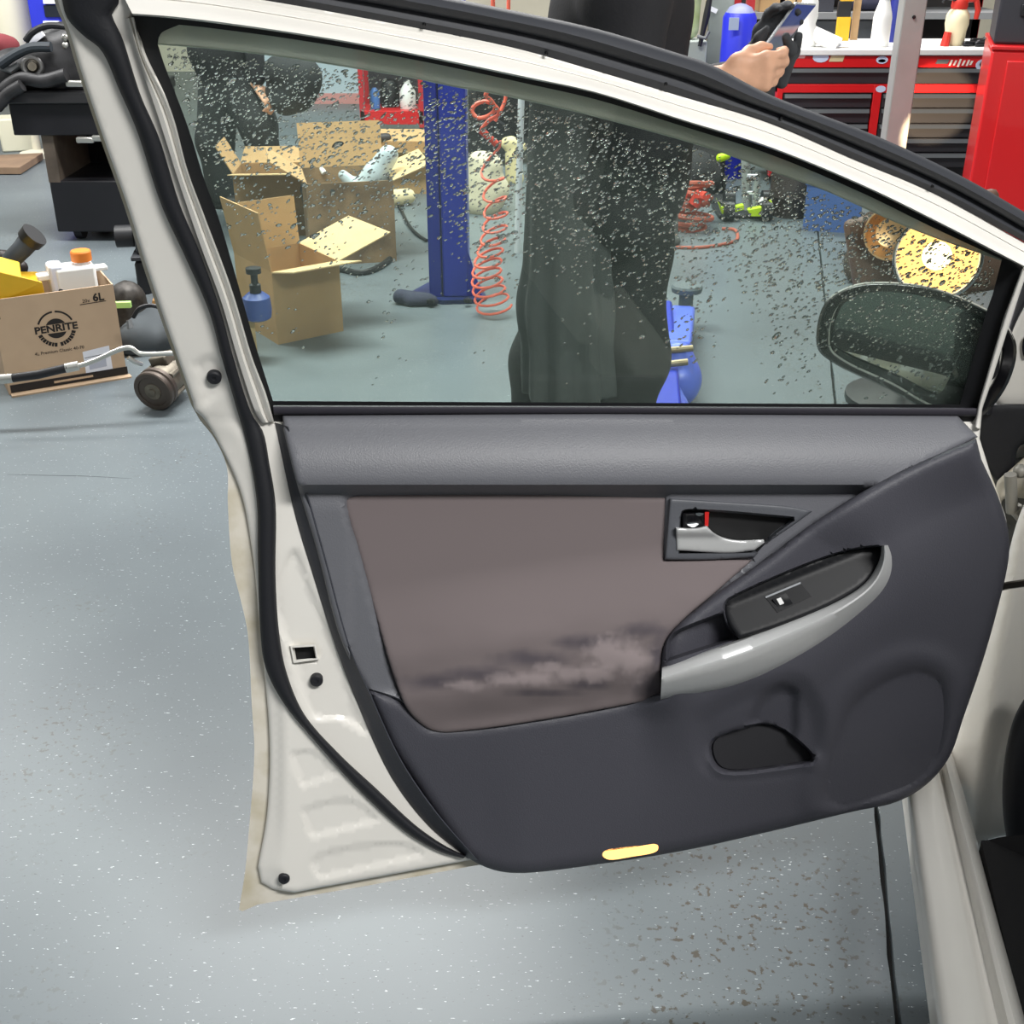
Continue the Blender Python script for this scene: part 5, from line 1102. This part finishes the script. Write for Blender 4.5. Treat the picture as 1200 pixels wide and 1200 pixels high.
G().box(m0, m1, dY, dY+.4, .06, at(580, 96, dY).z).build('housing', mat('dark_machine_paint', (58, 60, 62), rough=.5, var=.4, scale=10), dk, bevel=.02); G().box(m0+.05, m1-.05, dY-.02, dY, .2, .5).build('panel', BLACKP, dk, bevel=.01)
G(Matrix.Translation((m0+.14, dY-.05, .16)) @ axis_to((0, 1, 0))).lathe([(.04, -.03), (.15, -.03), (.16, 0), (.15, .03), (.04, .03)], 22).build('wheel', RUBBER, dk)
for dx in (m0+.05, m1-.05): G().cbox((dx, dY+.2, .03), (.05, .3, .06)).build('foot', BLACKP, dk)
# ------------------------------------------------------------------ blue lift arm with its pad, right of the apron
la = thing('car_hoist', fl(785, 420), 'blue lift swing arm with a round rubber pad, on the floor right of the apron', 'car lift')
pd_ = at(805, 336, 4.85); base = Vector((at(783, 470, 3.75).x, 3.55, 0))
def bar(p, q, w_, h_, n, m, z0=0):
    d = (q-p); L = d.length; M = Matrix.Translation(p) @ Matrix.Rotation(math.atan2(d.y, d.x), 4, 'Z'); pit = math.asin(d.z/L); M = M @ Matrix.Rotation(-pit, 4, 'Y')
    return G(M).box(0, L, -w_/2, w_/2, z0, z0+h_).build(n, m, la, bevel=.012)
a0 = at(779, 480, 3.5); a0.z = .06; a1_ = at(772, 345, 4.7); a1_.z = .05
bar(a0, a1_, .11, .12, 'arm_beam', BLUE)
b0_ = Vector((at(795, 395, 4.1).x, 4.12, .10)); b1_ = Vector((pd_.x-.02, 4.78, .03))
bar(b0_, b1_, .10, .09, 'telescopic_arm', BLUEL)
blob('arm_joint', [(Vector((b0_.x-.01, 3.98, .10)), Vector((b0_.x-.01, 4.12, .11)), .085, .08), (Vector((b0_.x-.015, 4.0, .06)), Vector((b0_.x-.015, 4.0, .17)), .075, .06)], .011, BLUEL, la, k=.03)
q = at(780, 452, 3.7); blob('arm_foot', [(Vector((q.x, 3.68, .08)), Vector((q.x, 3.80, .09)), .085, .08), (Vector((q.x-.01, 3.6, .07)), Vector((q.x, 3.7, .08)), .07, .08)], .011, BLUEL, la, k=.03)
G().tube([at(768, 412, 3.95), at(812, 408, 3.95)], .012, 10).build('lock_pin', mat('brass_pin', (150, 136, 110), rough=.4, metal=.7), la); G().tube([at(772, 428, 3.88), at(806, 424, 3.88)], .012, 10).build('lock_pin', mat('brass_pin', (150, 136, 110)), la)
G(Matrix.Translation((pd_.x, pd_.y, 0))).lathe([(.03, .03), (.03, pd_.z-.03), (.062, pd_.z-.02), (.066, pd_.z), (.06, pd_.z+.008), (.0, pd_.z+.004)], 24).build('lift_pad', mat('grey_rubber_pad', (92, 100, 104), rough=.7), la)
# ------------------------------------------------------------------ red hose heap, jack, dark drum, blue crate
rh = thing('hose_heap', fl(812, 284), 'tangled heap of red-brown hose on the floor right of the apron', 'hose')
HB = mat('red_brown_hose', (178, 96, 78), rough=.6, var=.2, scale=10); HR = mat('bright_red_hose', (222, 78, 62), rough=.5)
for i in range(9):
    c = fl(796+random.random()*18, 266+random.random()*14); G().torus((c.x, c.y+.15, .03+.024*i), (.10+.03*random.random()), .016, Matrix.Rotation(random.uniform(-.35, .35), 4, 'X') @ Matrix.Rotation(random.uniform(-.3, .3), 4, 'Y'), 26, 7).build('hose_loop', HB, rh)
for x in ((784, 241, 802, 228), (812, 240, 828, 230)): G().tube([at(x[0], x[1], 6.55), at((x[0]+x[2])/2, x[3]-1, 6.55), at(x[2], x[3], 6.5)], [.03, .034, .024], 10).build('hose_end', HR, rh)
st = [fl(x, y, .008) for x, y in cr([(792, 290), (820, 290), (848, 286), (864, 280), (862, 270), (846, 268)], 6)]; G().tube(st, .009, 7).build('loose_hose', HB, rh)
q = fl(782, 287); tag(blob('grey_block', [(Vector((q.x, q.y+.05, .03)), Vector((q.x, q.y+.08, .12)), .06, .06), (Vector((q.x-.02, q.y, .03)), Vector((q.x+.04, q.y, .02)), .045, .03)], .01, mat('grey_rubber', (92, 96, 94), rough=.7), None, k=.02, post=lambda X, D: np.maximum(D, .001-X[..., 2])), 'grey rubber block on the floor against the dark trousers', 'block')
q = fl(872, 266); jk_ = thing('trolley_jack', q, 'black trolley jack with lime green side plates and an upright handle', 'jack')
LIME = mat('lime_green_paint', (186, 220, 30), rough=.35)
J = lambda x, y, dy=0: at(x, y, 6.75+dy)
for k2, (P_) in enumerate(([(840, 233), (846, 243), (856, 244), (872, 240), (872, 246), (852, 252), (846, 251)], [(876, 246), (892, 243), (905, 236), (904, 247), (898, 254), (880, 254)])):
    G().prism([J(x, y) for x, y in P_], (0, .05, 0)).build('side_plate', LIME, jk_, smooth=False, bevel=.004)
G().prism([J(842, 252, .06), J(906, 252, .06), J(906, 264, .06), J(844, 264, .06)], (0, .3, 0)).build('chassis', BLACKP, jk_, smooth=False, bevel=.01)
for x in (852, 896):
    for dy in (.02, .3): p = J(x, 262, dy); G(Matrix.Translation((p.x, p.y, .055)) @ axis_to((1, 0, 0))).lathe([(.015, -.03), (.055, -.03), (.055, .03), (.015, .03)], 18).build('wheel', STEELD, jk_)
G().tube([J(876, 250, .2), J(874, 200, .2), J(872, 150, .2)], [.03, .026, .02], 12).build('handle', mat('grey_tube_paint', (150, 156, 154), rough=.35), jk_); G().tube([J(872, 152, .2), J(871, 142, .2)], .026, 10).build('handle_grip', LIME, jk_)
G().tube([J(884, 248, .1), J(888, 205, .1)], [.018, .016], 10).build('ram', mat('grey_tube_paint', (150, 156, 154)), jk_); p = J(893, 238, .1); G().ball(p, .035, 12, 8).build('valve_knob', ALU, jk_)
for y in (206, 226): p = J(882, y, .1); G().cbox(p, (.06, .02, .016)).build('clip', PAPER, jk_)
p = J(848, 185, .5); ls = thing('lamp_stand', (p.x, p.y, 0), 'slim black stand with a lime green knob behind the trolley jack', 'stand')
G().tube([(p.x, p.y, .03), p], .012, 8).build('pole', BLACKP, ls); blob('knob', [(p-Vector((.02, 0, 0)), p+Vector((.02, 0, .01)), .026, .022)], .008, LIME, ls, k=.01); G(Matrix.Translation((p.x, p.y, 0))).lathe([(.08, 0), (.08, .02), (.02, .05), (0, .05)], 20).build('base', BLACKP, ls)
p = fl(856, 226); sb = thing('spare_seat', (p.x, p.y, 0), 'dark upholstered car seat standing behind the red hose heap', 'car seat')
blob('cushion', [(at(800, 215, 7.5), at(826, 214, 7.5), .12, .12), (Vector((at(812, 215, 7.5).x, 7.5, .1)), at(820, 215, 7.5), .16, .15)], .018, mat('dark_seat_cloth', (50, 50, 52), rough=.9), sb, k=.05); blob('backrest', [(at(800, 195, 7.7), at(828, 195, 7.7), .11, .11), (at(800, 160, 7.8), at(828, 165, 7.8), .11, .11), (at(812, 190, 7.75), at(814, 150, 7.8), .15, .14)], .018, mat('dark_seat_cloth', (50, 50, 52)), sb, k=.05)
p = fl(934, 258); dd = thing('drum', (p.x, p.y+.2, 0), 'dark round drum with a red lid right of the trolley jack', 'drum')
G(Matrix.Translation((p.x, p.y+.15, 0))).lathe([(.13, 0), (.135, .02), (.135, .10), (.14, .11), (.135, .12), (.135, .27), (.13, .28), (0, .285)], 26).build('body', mat('dark_drum_paint', (64, 58, 56), rough=.5, var=.3, scale=12), dd); G(Matrix.Translation((p.x-.03, p.y+.15, 0))).lathe([(.12, .285), (.125, .30), (.12, .36), (.05, .38), (0, .38)], 24).build('lid', mat('dull_red_lid', (170, 58, 56), rough=.5), dd)
p = fl(974, 273); bcr = thing('blue_crate', (p.x, p.y, 0), 'blue plastic crate on the floor beside the steel post', 'crate')
Mb = frame((p.x, p.y+.02, 0), -.25); CR = mat('blue_crate_plastic', (82, 112, 170), rough=.5)
for q in ((-.15, .15, 0, .012), (-.15, .15, .24, .252)): G(Mb).box(q[0], q[1], q[2], q[3], .01, .26).build('side', CR, bcr, bevel=.003)
for q in ((-.15, -.138), (.138, .15)): G(Mb).box(q[0], q[1], .012, .24, .01, .26).build('end', CR, bcr, bevel=.003)
G(Mb).box(-.15, .15, 0, .252, 0, .012).build('bottom', CR, bcr); G(Mb).box(-.158, .158, -.008, .26, .245, .265).build('rim', mat('blue_crate_plastic', (82, 112, 170)), bcr, bevel=.003); G(Mb).box(-.136, .136, .014, .238, .012, .243).build('contents', mat('grey_rags', (110, 118, 130), rough=.9, var=.3, scale=20), bcr)
# ------------------------------------------------------------------ warm lamp by the mirror and steel post
wl = at(1098, 300, 3.9); wlt = thing('work_light', (wl.x, wl.y, 0), 'lit warm work lamp with a round chrome reflector, above the wing mirror', 'work light')
ld = (Vector((.25, -.1, 1.25))-wl).normalized(); Ml = Matrix.Translation(wl) @ axis_to(ld)
REFL = mat('chrome_reflector', (222, 188, 146), rough=.42, metal=1); BULB = mat('lit_bulb', (255, 240, 215), emit=(255, 226, 178), estr=4)
G(Ml).lathe([(.02, -.07), (.06, -.05), (.105, .0), (.13, .05), (.135, .05), (.11, -.005), (.06, -.06), (.02, -.08), (0, -.08)], 32).build('reflector', REFL, wlt)
G(Ml).torus((0, 0, .052), .135, .007, None, 36, 8).build('bezel', CHROME, wlt)
G(Ml @ Matrix.Translation((-.13, .10, -.06))).lathe([(.01, -.03), (.05, -.02), (.085, .03), (.09, .03), (.055, -.03), (0, -.04)], 28).build('side_reflector', REFL, wlt)
G(Ml).ball((0, 0, -.01), .048, 14, 10).build('bulb', BULB, wlt, label='glowing bulb')
G(Ml).box(-.28, .22, -.16, .17, -.15, -.09).build('back_shell', mat('brown_lamp_housing', (96, 72, 60), rough=.5), wlt, bevel=.02)
G().tube([wl+Vector((0, .12, -.08)), (wl.x, wl.y+.12, .04)], .018, 10).build('pole', BLACKP, wlt); G(Matrix.Translation((wl.x, wl.y+.12, 0))).lathe([(.2, 0), (.2, .025), (.03, .05), (0, .05)], 24).build('base', BLACKP, wlt)
G(frame(wl+Vector((.06, .17, 0)), math.radians(-18))).lathe([(.03, 0), (.06, .02), (.07, .06), (.062, .06), (.05, .03), (0, .02)], 20, Matrix.Rotation(-PI/2, 4, 'X')).build('added_head', BLACKP, wlt)  # made-up second head, added as a source for the chest beam
pl = bpy.data.lights.new('work_light_glow', 'POINT'); pl.energy = 1.5; pl.color = (1, .72, .42); pl.shadow_soft_size = .04; po = bpy.data.objects.new('work_light_glow', pl); COL.objects.link(po); po.location = wl+ld*.10
spY = 6.4; sx = at(1052, 150, spY).x; sp_ = thing('steel_post', (sx, spY, 0), 'bare grey steel post in front of the red tool chest', 'post')
G().box(sx-.055, sx+.06, spY, spY+.10, 0, 3.6).build('post_body', mat('galvanised_steel', (172, 172, 168), rough=.45, metal=.3, var=.12, scale=4), sp_, bevel=.006); G().box(sx-.12, sx+.12, spY-.07, spY+.18, 0, .012).build('foot_plate', STEELD, sp_)
q = at(1071, 20, spY-.004); G(Matrix.Translation(q) @ axis_to((0, -1, 0))).lathe([(.009, 0), (.009, .004), (0, .005)], 10).build('bolt', STEELD, sp_)
p = fl(1018, 335); bs = tag(blob('brown_bag', [(Vector((p.x, p.y+.1, .10)), Vector((p.x+.02, p.y+.1, .26)), .10, .07), (Vector((p.x-.02, p.y+.06, .06)), Vector((p.x+.10, p.y+.1, .08)), .08, .09)], .013, mat('dark_brown_canvas', (72, 58, 48), rough=.9, var=.3, scale=14), None, k=.04, post=lambda X, D: np.maximum(D, .001-X[..., 2])), 'dark brown canvas bag on the floor left of the work lamp', 'bag')
# ------------------------------------------------------------------ red and black tool chest
tY = 7.6; X = lambda px, py=70: at(px, py, tY).x
Z = lambda py, px=1000: at(px, py, tY).z
tc = thing('tool_chest', ((X(920)+X(1175))/2, tY, 0), 'wide red and black tool chest with a white top and steel drawer pulls', 'tool chest')
x0, x1 = X(914), X(1176)
BD = mat('black_drawer_front', (46, 46, 50), rough=.35)
G().box(x0+.02, x1-.02, tY+.03, tY+.55, .08, Z(66)).build('carcass', BLACKS, tc); G().box(x0-.01, x1, tY-.03, tY+.6, Z(64.5), Z(57)).build('top', mat('white_bench_top', (228, 228, 226), rough=.35), tc, bevel=.006)
G().box(x0, x1, tY-.01, tY+.05, Z(79), Z(65.5)).build('upper_rail', RED, tc, bevel=.003); G().box(x0, x1, tY-.01, tY+.05, Z(108.5), Z(98.5)).build('middle_rail', RED, tc, bevel=.003)
G().box(x0, x0+.035, tY-.012, tY+.05, .08, Z(98)).build('corner_post', RED, tc, bevel=.003); xm0, xm1 = X(1028), X(1038); G().box(xm0, xm1, tY-.012, tY+.05, .08, Z(98.6)).build('middle_post', RED, tc, bevel=.003); G().box(x1-.03, x1, tY-.012, tY+.05, .08, Z(98.6)).build('corner_post', RED, tc, bevel=.003)
PULL = mat('steel_drawer_pull', (128, 130, 132), rough=.28, metal=.9)
def drawer(a, b, yt, yb_):
    d = G().box(a+.006, b-.006, tY-.004, tY+.04, Z(yb_), Z(yt)).build('drawer', BD, tc, bevel=.003)
    G().hexa([(a+.012, tY-.004, Z(yt+5.2)), (b-.012, tY-.004, Z(yt+5.2)), (b-.012, tY-.004, Z(yt+.8)), (a+.012, tY-.004, Z(yt+.8)), (a+.012, tY-.026, Z(yt+5.0)), (b-.012, tY-.026, Z(yt+5.0)), (b-.012, tY-.012, Z(yt+.8)), (a+.012, tY-.012, Z(yt+.8))]).build('pull', PULL, d, smooth=False)
drawer(x0+.03, x1-.03, 79.5, 98)
for yt, yb_ in ((109.5, 126), (127, 144), (145, 161), (162, 178), (179, 196)):
    drawer(x0+.035, xm0, yt, yb_); drawer(xm1, x1-.03, yt, yb_)
for x in (x0+.1, x1-.1):
    for dy in (.08, .45): G(Matrix.Translation((x, tY+dy, .04)) @ axis_to((1, 0, 0))).lathe([(.01, -.015), (.04, -.015), (.04, .015), (.01, .015)], 14).build('castor', RUBBER, tc)
def sticker(x, y, wpx_, hpx, m, shape=0):
    a, b = X(x-wpx_/2), X(x+wpx_/2); c, d = Z(y+hpx/2), Z(y-hpx/2)
    P = [((a+b)/2+(b-a)/2*math.cos(t), (c+d)/2+(d-c)/2*math.sin(t)) for t in np.linspace(0, 2*PI, 14)[:-1]] if shape == 0 else [(a, c), (b-.01, c), (b, d), (a+.01, d)]
    return G().prism([(px, tY-.0135, pz) for px, pz in P], (0, .003, 0)).build('sticker', m, tc, smooth=False)
SW = mat('pale_blue_sticker', (196, 208, 232), rough=.4); SB = mat('mid_blue_sticker', (110, 140, 200), rough=.4); SO = mat('tan_sticker', (206, 190, 150), rough=.4)
sticker(935, 65, 18, 6, mat('pale_red_sticker', (232, 170, 170), rough=.4), 1); sticker(961, 67, 19, 12, SW); sticker(980, 68, 18, 8, SO, 1); sticker(1033, 70, 14, 9, SW); sticker(1033, 71, 9, 4, SB); sticker(1104, 72, 16, 5, GREYP, 1); sticker(1152, 76, 17, 14, SW); sticker(1152, 75, 9, 7, SB); sticker(1036, 104, 12, 8, SW)
text('MAC', .055, Matrix.Translation((X(1123), tY-.014, Z(74.5))) @ Matrix.Rotation(PI/2, 4, 'X'), mat('white_letter', (240, 236, 225), rough=.4), tc, 'lettering', bold=.002, sx=1.15) if False else None
for i, x in enumerate((1114, 1119, 1124, 1129, 1134, 1138)): sticker(x, 73.5, 4.2, (7, 6, 9, 6, 7, 5)[i], mat('white_letter', (242, 238, 226), rough=.4), 1)
# things on the chest
TZ = Z(57)
def onchest(px, dy=.2): return Vector((at(px, 55, tY+dy).x, tY+dy, TZ))
def bottle(px, label, prof, m, dy=.15, cap=None, name='bottle'):
    p = onchest(px, dy); t = thing(name, p, label, 'bottle'); G(Matrix.Translation(p)).lathe(prof, 18).build('body', m, t)
    if cap: G(Matrix.Translation(p)).lathe(cap[0], 14).build('cap', cap[1], t)
    return t, p
bottle(1030, 'white plastic bottle on the tool chest, left of the steel post', [(.05, 0), (.055, .01), (.055, .16), (.05, .19), (.035, .24), (.03, .26)], WHITEPL, .12, ([(.032, .26), (.032, .33), (.022, .34), (0, .34)], WHITEPL), 'white_bottle')
bottle(944, 'tall white spray bottle on the tool chest behind the phone', [(.055, 0), (.06, .01), (.055, .1), (.045, .13), (.055, .17), (.05, .25), (.025, .32)], WHITEPL, .12, ([(.03, .32), (.035, .34), (.04, .38), (.02, .40), (0, .40)], WHITEPL), 'spray_bottle')
p = onchest(966, .08); rl = thing('paper_roll', p, 'crumpled white paper roll lying on the tool chest', 'paper roll'); G(frame(p+Vector((0, 0, .045)), -.5, 0, .35)).lathe([(.012, -.09), (.045, -.09), (.045, .09), (.012, .09)], 18, axis_to((1, 0, 0))).build('roll', WHITEPL, rl); G().prism([p+Vector(v) for v in ((.04, -.06, .005), (.16, -.04, .005), (.13, .02, .02), (.03, .0, .03))], (0, 0, .004)).build('loose_sheet', PAPER, rl, smooth=False)
p = onchest(986, .45); sl = thing('spirit_level', p, 'yellow and black striped bar standing on the tool chest', 'bar')
for i, (z0, z1, dx) in enumerate(((0, .14, 0), (.14, .23, -.005), (.23, .40, .005), (.40, .50, 0), (.5, .7, .004))): G().box(p.x-.042+dx, p.x+.04+dx, p.y, p.y+.03, p.z+z0, p.z+z1).build('stripe', YELLOW if i % 2 == 0 else BLACKP, sl, bevel=.003)
p = onchest(999, .5); tag(G().box(p.x-.02, p.x+.025, p.y, p.y+.02, p.z, p.z+.75).build('wood_batten', mat('pale_wood_batten', (186, 152, 112), rough=.8, var=.2, scale=6), bevel=.003), 'pale wooden batten upright beside the striped bar', 'batten')
bottle(1056, 'green and white spray can partly behind the steel post', [(.032, 0), (.033, .01), (.033, .10)], mat('grey_can_metal', (180, 184, 188), rough=.3, metal=.7), .3, ([(.0335, .10), (.0335, .27), (.02, .30), (0, .30)], mat('green_can', (30, 160, 80), rough=.4)), 'spray_can')
bottle(1046, 'dark blue bottle behind the white one on the tool chest', [(.05, 0), (.05, .22), (.03, .3), (.03, .36), (0, .36)], mat('dark_blue_plastic', (30, 40, 120), rough=.4), .4, None, 'blue_bottle')
p = onchest(1117, .2); sp2 = thing('pump_sprayer', p, 'cream pump sprayer bottle with a red head and trigger on the tool chest', 'sprayer')
G(Matrix.Translation(p)).lathe([(.05, 0), (.06, .02), (.062, .08), (.07, .12), (.068, .17), (.05, .2), (.035, .21)], 20).build('bottle', mat('cream_bottle', (226, 214, 178), rough=.5), sp2)
G(Matrix.Translation(p)).lathe([(.045, .205), (.05, .22), (.045, .27), (.03, .29), (.028, .33), (0, .335)], 18).build('pump_head', mat('red_sprayer_plastic', (206, 54, 44), rough=.4), sp2)
G().tube([p+Vector((.03, -.03, .26)), p+Vector((.085, -.03, .26)), p+Vector((.105, -.03, .2)), p+Vector((.10, -.03, .15))], [.02, .02, .018, .014], 10).build('handle', mat('red_sprayer_plastic', (206, 54, 44)), sp2); G().tube([p+Vector((-.03, -.02, .26)), p+Vector((-.10, -.02, .27)), p+Vector((-.11, -.02, .24))], [.014, .012, .01], 8).build('nozzle', BLACKP, sp2)
G().tube([p+Vector((-.075, -.06, .0)), p+Vector((-.065, -.06, .08))], [.028, .022], 10).build('trigger', mat('red_sprayer_plastic', (206, 54, 44)), sp2)
for i, (px, dy) in enumerate(((1138, .12), (1152, .1), (1146, .3))):
    p = onchest(px, dy); tag(blob('ratchet', [(p+Vector((-.04, 0, .016)), p+Vector((.05, .02, .016)), .016, .012), (p+Vector((.05, .02, .016)), p+Vector((.07, .03, .02)), .024, .02)], .006, mat('black_tool_steel', (44, 44, 46), rough=.35, metal=.7), None, k=.01), ('black ratchet lying near the right end of the tool chest top', 'black ratchet at the far right corner of the tool chest top', 'black ratchet lying behind the other two on the tool chest')[i], 'tool', 'black ratchets on the tool chest')
# ------------------------------------------------------------------ shelving behind the chest
sY = 8.7; sh_ = thing('shelving_unit', (at(980, 20, sY).x, sY, 0), 'dark steel shelving with red uprights behind the tool chest', 'shelves')
xs0, xs1 = at(874, 20, sY).x, at(1180, 20, sY).x
for x in (xs0, at(1060, 20, sY).x, xs1-.05):
    for dy in (0, .5): G().box(x, x+.055, sY+dy, sY+dy+.05, 0, 2.4).build('upright', REDD, sh_)
for z in (.25, at(950, 15, sY).z, 1.75): G().box(xs0, xs1, sY+.0, sY+.55, z-.04, z).build('shelf', mat('grey_shelf_steel', (140, 142, 144), rough=.5), sh_)
G().box(xs0+.05, xs1, sY+.5, sY+.53, .25, 2.3).build('back_panel', mat('dark_back_panel', (58, 56, 56), rough=.7), sh_)
q0, q1 = at(930, 46, sY-.02), at(1048, 16, sY-.02); G().box(q0.x, q1.x, sY+.02, sY+.3, q0.z-.25, q1.z-.02).build('drawer_front', mat('slate_panel', (84, 88, 92), rough=.5), sh_, bevel=.004)
for i, (px, w_, c) in enumerate(((892, .17, CARD), (915, .12, CARD2), (933, .14, CARD), (957, .13, mat('dark_box', (60, 62, 70), rough=.6)))):
    a = at(px, 10, sY).x; z = at(950, 15, sY).z; tag(G().box(a, a+w_, sY+.06, sY+.35, z, z+.20+.03*(i % 2)).build('parts_box', c, smooth=False, bevel=.003), ('brown parts box on the shelf next to the red upright', 'pale parts box on the shelf, second from the red upright', 'brown parts box on the shelf directly above the phone', 'dark parts box on the shelf right of the brown ones')[i], 'box', 'parts boxes on the shelf')
for i, (px, w_) in enumerate(((1008, .1), (1030, .1))):
    a = at(px, 10, sY).x; z = at(950, 15, sY).z; tag(blob('cable_coil', [(Vector((a-.06, sY+.15, z+.05)), Vector((a+.06, sY+.15, z+.05)), .045, .045), (Vector((a-.05, sY+.15, z+.12)), Vector((a+.05, sY+.15, z+.12)), .05, .04)], .012, mat('navy_bundle', (44, 46, 66), rough=.7), None, k=.02), ('dark bundle on the shelf behind the striped bar', 'dark bundle on the shelf behind the white bottle')[i], 'bundle', 'dark bundles on the shelf')
q = at(1150, 38, tY+.5); tag(G().box(at(1126, 36, 8.3).x, at(1172, 40, 8.3).x, 8.28, 8.3, at(1150, 43, 8.3).z, at(1150, 38, 8.3).z).build('wall_strip', GREYP), 'grey metal strip fixed behind the tool chest', 'strip') if False else None
# grey column, blue bin, white-green clutter between the person and the chest
gY = 8.35; g0, g1 = at(829, 40, gY).x, at(858, 40, gY).x; gc = thing('steel_column', ((g0+g1)/2, gY, 0), 'grey-green steel column between the person and the blue bin', 'column')
G().box(g0, g1, gY, gY+.16, 0, 3.6).build('column_body', mat('grey_green_paint', (134, 142, 138), rough=.5, var=.15, scale=6), gc, bevel=.006); G().box(g0-.06, g1+.06, gY-.05, gY+.2, 0, .015).build('foot_plate', mat('grey_green_paint', (134, 142, 138)), gc); G().box(g0-.02, g0-.001, gY, gY+.05, .3, 3.4).build('edge_strip', mat('sand_paint', (176, 166, 140), rough=.6), gc)
a = at(837, 12, gY-.003); G(frame(a, 0, 0, .4)).box(-.03, .02, -.002, .001, -.014, .014).build('sticker', PAPER, gc); 
for i in range(9): G().cbox((g1+.006, gY+.01, at(850, 30+i*6, gY).z), (.012, .012, .014)).build('tooth', GREYP, gc)
bY = 7.9; b0x, b1x = at(855, 50, bY).x, at(881, 50, bY).x; bb = thing('blue_bin', ((b0x+b1x)/2, bY, 0), 'blue plastic drum with a grey lid right of the grey-green column', 'bin')
G(Matrix.Translation(((b0x+b1x)/2, bY+.1, 0))).lathe([(.10, 0), (.105, .02), (.105, at(868, 22, bY).z), (.09, at(868, 16, bY).z)], 22).build('body', mat('deep_blue_plastic', (34, 44, 186), rough=.4), bb); G(Matrix.Translation(((b0x+b1x)/2, bY+.1, 0))).lathe([(.092, at(868, 17, bY).z), (.07, at(868, 10, bY).z), (.03, at(868, 6, bY).z), (0, at(868, 5, bY).z)], 18).build('lid', mat('grey_blue_plastic', (112, 118, 150), rough=.5), bb)
q = at(860, 28, bY-.03); G().cbox(q, (.06, .01, .07)).build('label', mat('pale_blue_label', (150, 164, 190), rough=.6), bb)
cY2 = 8.08; cl2 = thing('coolant_jug', (at(812, 50, cY2).x, cY2, 0), 'pale green translucent jug on a grey stand, just right of the black jacket', 'jug')
a0x, a1x = at(800, 50, cY2).x, at(829, 50, cY2).x; zj = at(812, 48, cY2).z
G().box(a0x, a1x, cY2, cY2+.22, 0, zj).build('stand', mat('grey_sage_paint', (142, 150, 146), rough=.6), cl2, bevel=.008)
blob('jug_body', [(Vector((a0x+.05, cY2+.1, zj+.06)), Vector((a0x+.06, cY2+.1, zj+.26)), .06, .055), (Vector((a0x+.06, cY2+.1, zj+.26)), Vector((a0x+.10, cY2+.1, zj+.36)), .05, .03)], .01, mat('pale_green_plastic', (178, 192, 150), rough=.5, rgb2=(140, 156, 100), scale=6), cl2, k=.03)
G().tube([Vector((a1x-.05, cY2-.02, zj-.03)), Vector((a1x-.02, cY2-.02, zj+.15)), Vector((a1x-.005, cY2-.02, zj+.28))], [.012, .022, .016], 8).build('nozzle', BLACKP, cl2); G().tube([Vector((a1x-.07, cY2-.03, zj+.03)), Vector((a1x-.02, cY2-.03, zj+.02)), Vector((a1x+.0, cY2-.03, zj+.06))], .012, 8).build('handle', GREYP, cl2)
# ------------------------------------------------------------------ red cabinet at the right edge with a black case on it
kY = 5.6; k0 = at(1163, 54, kY).x; kz = at(1180, 53, kY).z
KM = frame((k0, kY, 0), math.radians(-17)); kc = thing('red_cabinet', KM @ Vector((.3, 0, 0)), 'tall bright red steel cabinet at the right edge', 'cabinet')
G(KM).box(0, .75, 0, .6, .06, kz-.02).build('carcass', RED, kc, bevel=.012); G(KM).box(-.004, .76, -.006, .61, kz-.02, kz).build('top', RED, kc, bevel=.006); G(KM).box(.07, .70, -.012, 0, .12, kz-.06).build('door', RED, kc, bevel=.006)
for dx in (.05, .68): G(KM).cbox((dx, .3, .03), (.06, .5, .06)).build('foot', BLACKP, kc)
bc2 = thing('black_case', KM @ Vector((.2, .2, kz)), 'black plastic tool case with a silver catch on the red cabinet', 'case')
G(KM).box(.005, .55, .05, .45, kz, kz+.45).build('shell', mat('charcoal_case_plastic', (52, 52, 58), rough=.5), bc2, bevel=.012); q = Vector((.13, .04, at(1190, 12, kY).z)); G(KM).cbox((q.x+.02, q.y, q.z), (.11, .02, .05)).build('catch_plate', BLACKP, bc2, bevel=.004); G(KM).tube([q+Vector((-.02, -.02, .01)), q+Vector((.03, -.03, .03)), q+Vector((.08, -.03, .02))], .011, 8).build('catch', ALU, bc2)

# added spot for the warm light on the drawers; its lamp head is made up
hl = bpy.data.lights.new('added_chest_beam', 'SPOT'); hl.energy = 2200; hl.color = (1, .74, .45); hl.spot_size = math.radians(7.4); hl.spot_blend = .15; hl.shadow_soft_size = .03
ho = bpy.data.objects.new('added_chest_beam', hl); COL.objects.link(ho); ho.location = wl+Vector((.06, .25, .0)); tgt = at(1093, 122, tY)
ho.rotation_euler = (tgt-ho.location).to_track_quat('-Z', 'Y').to_euler()
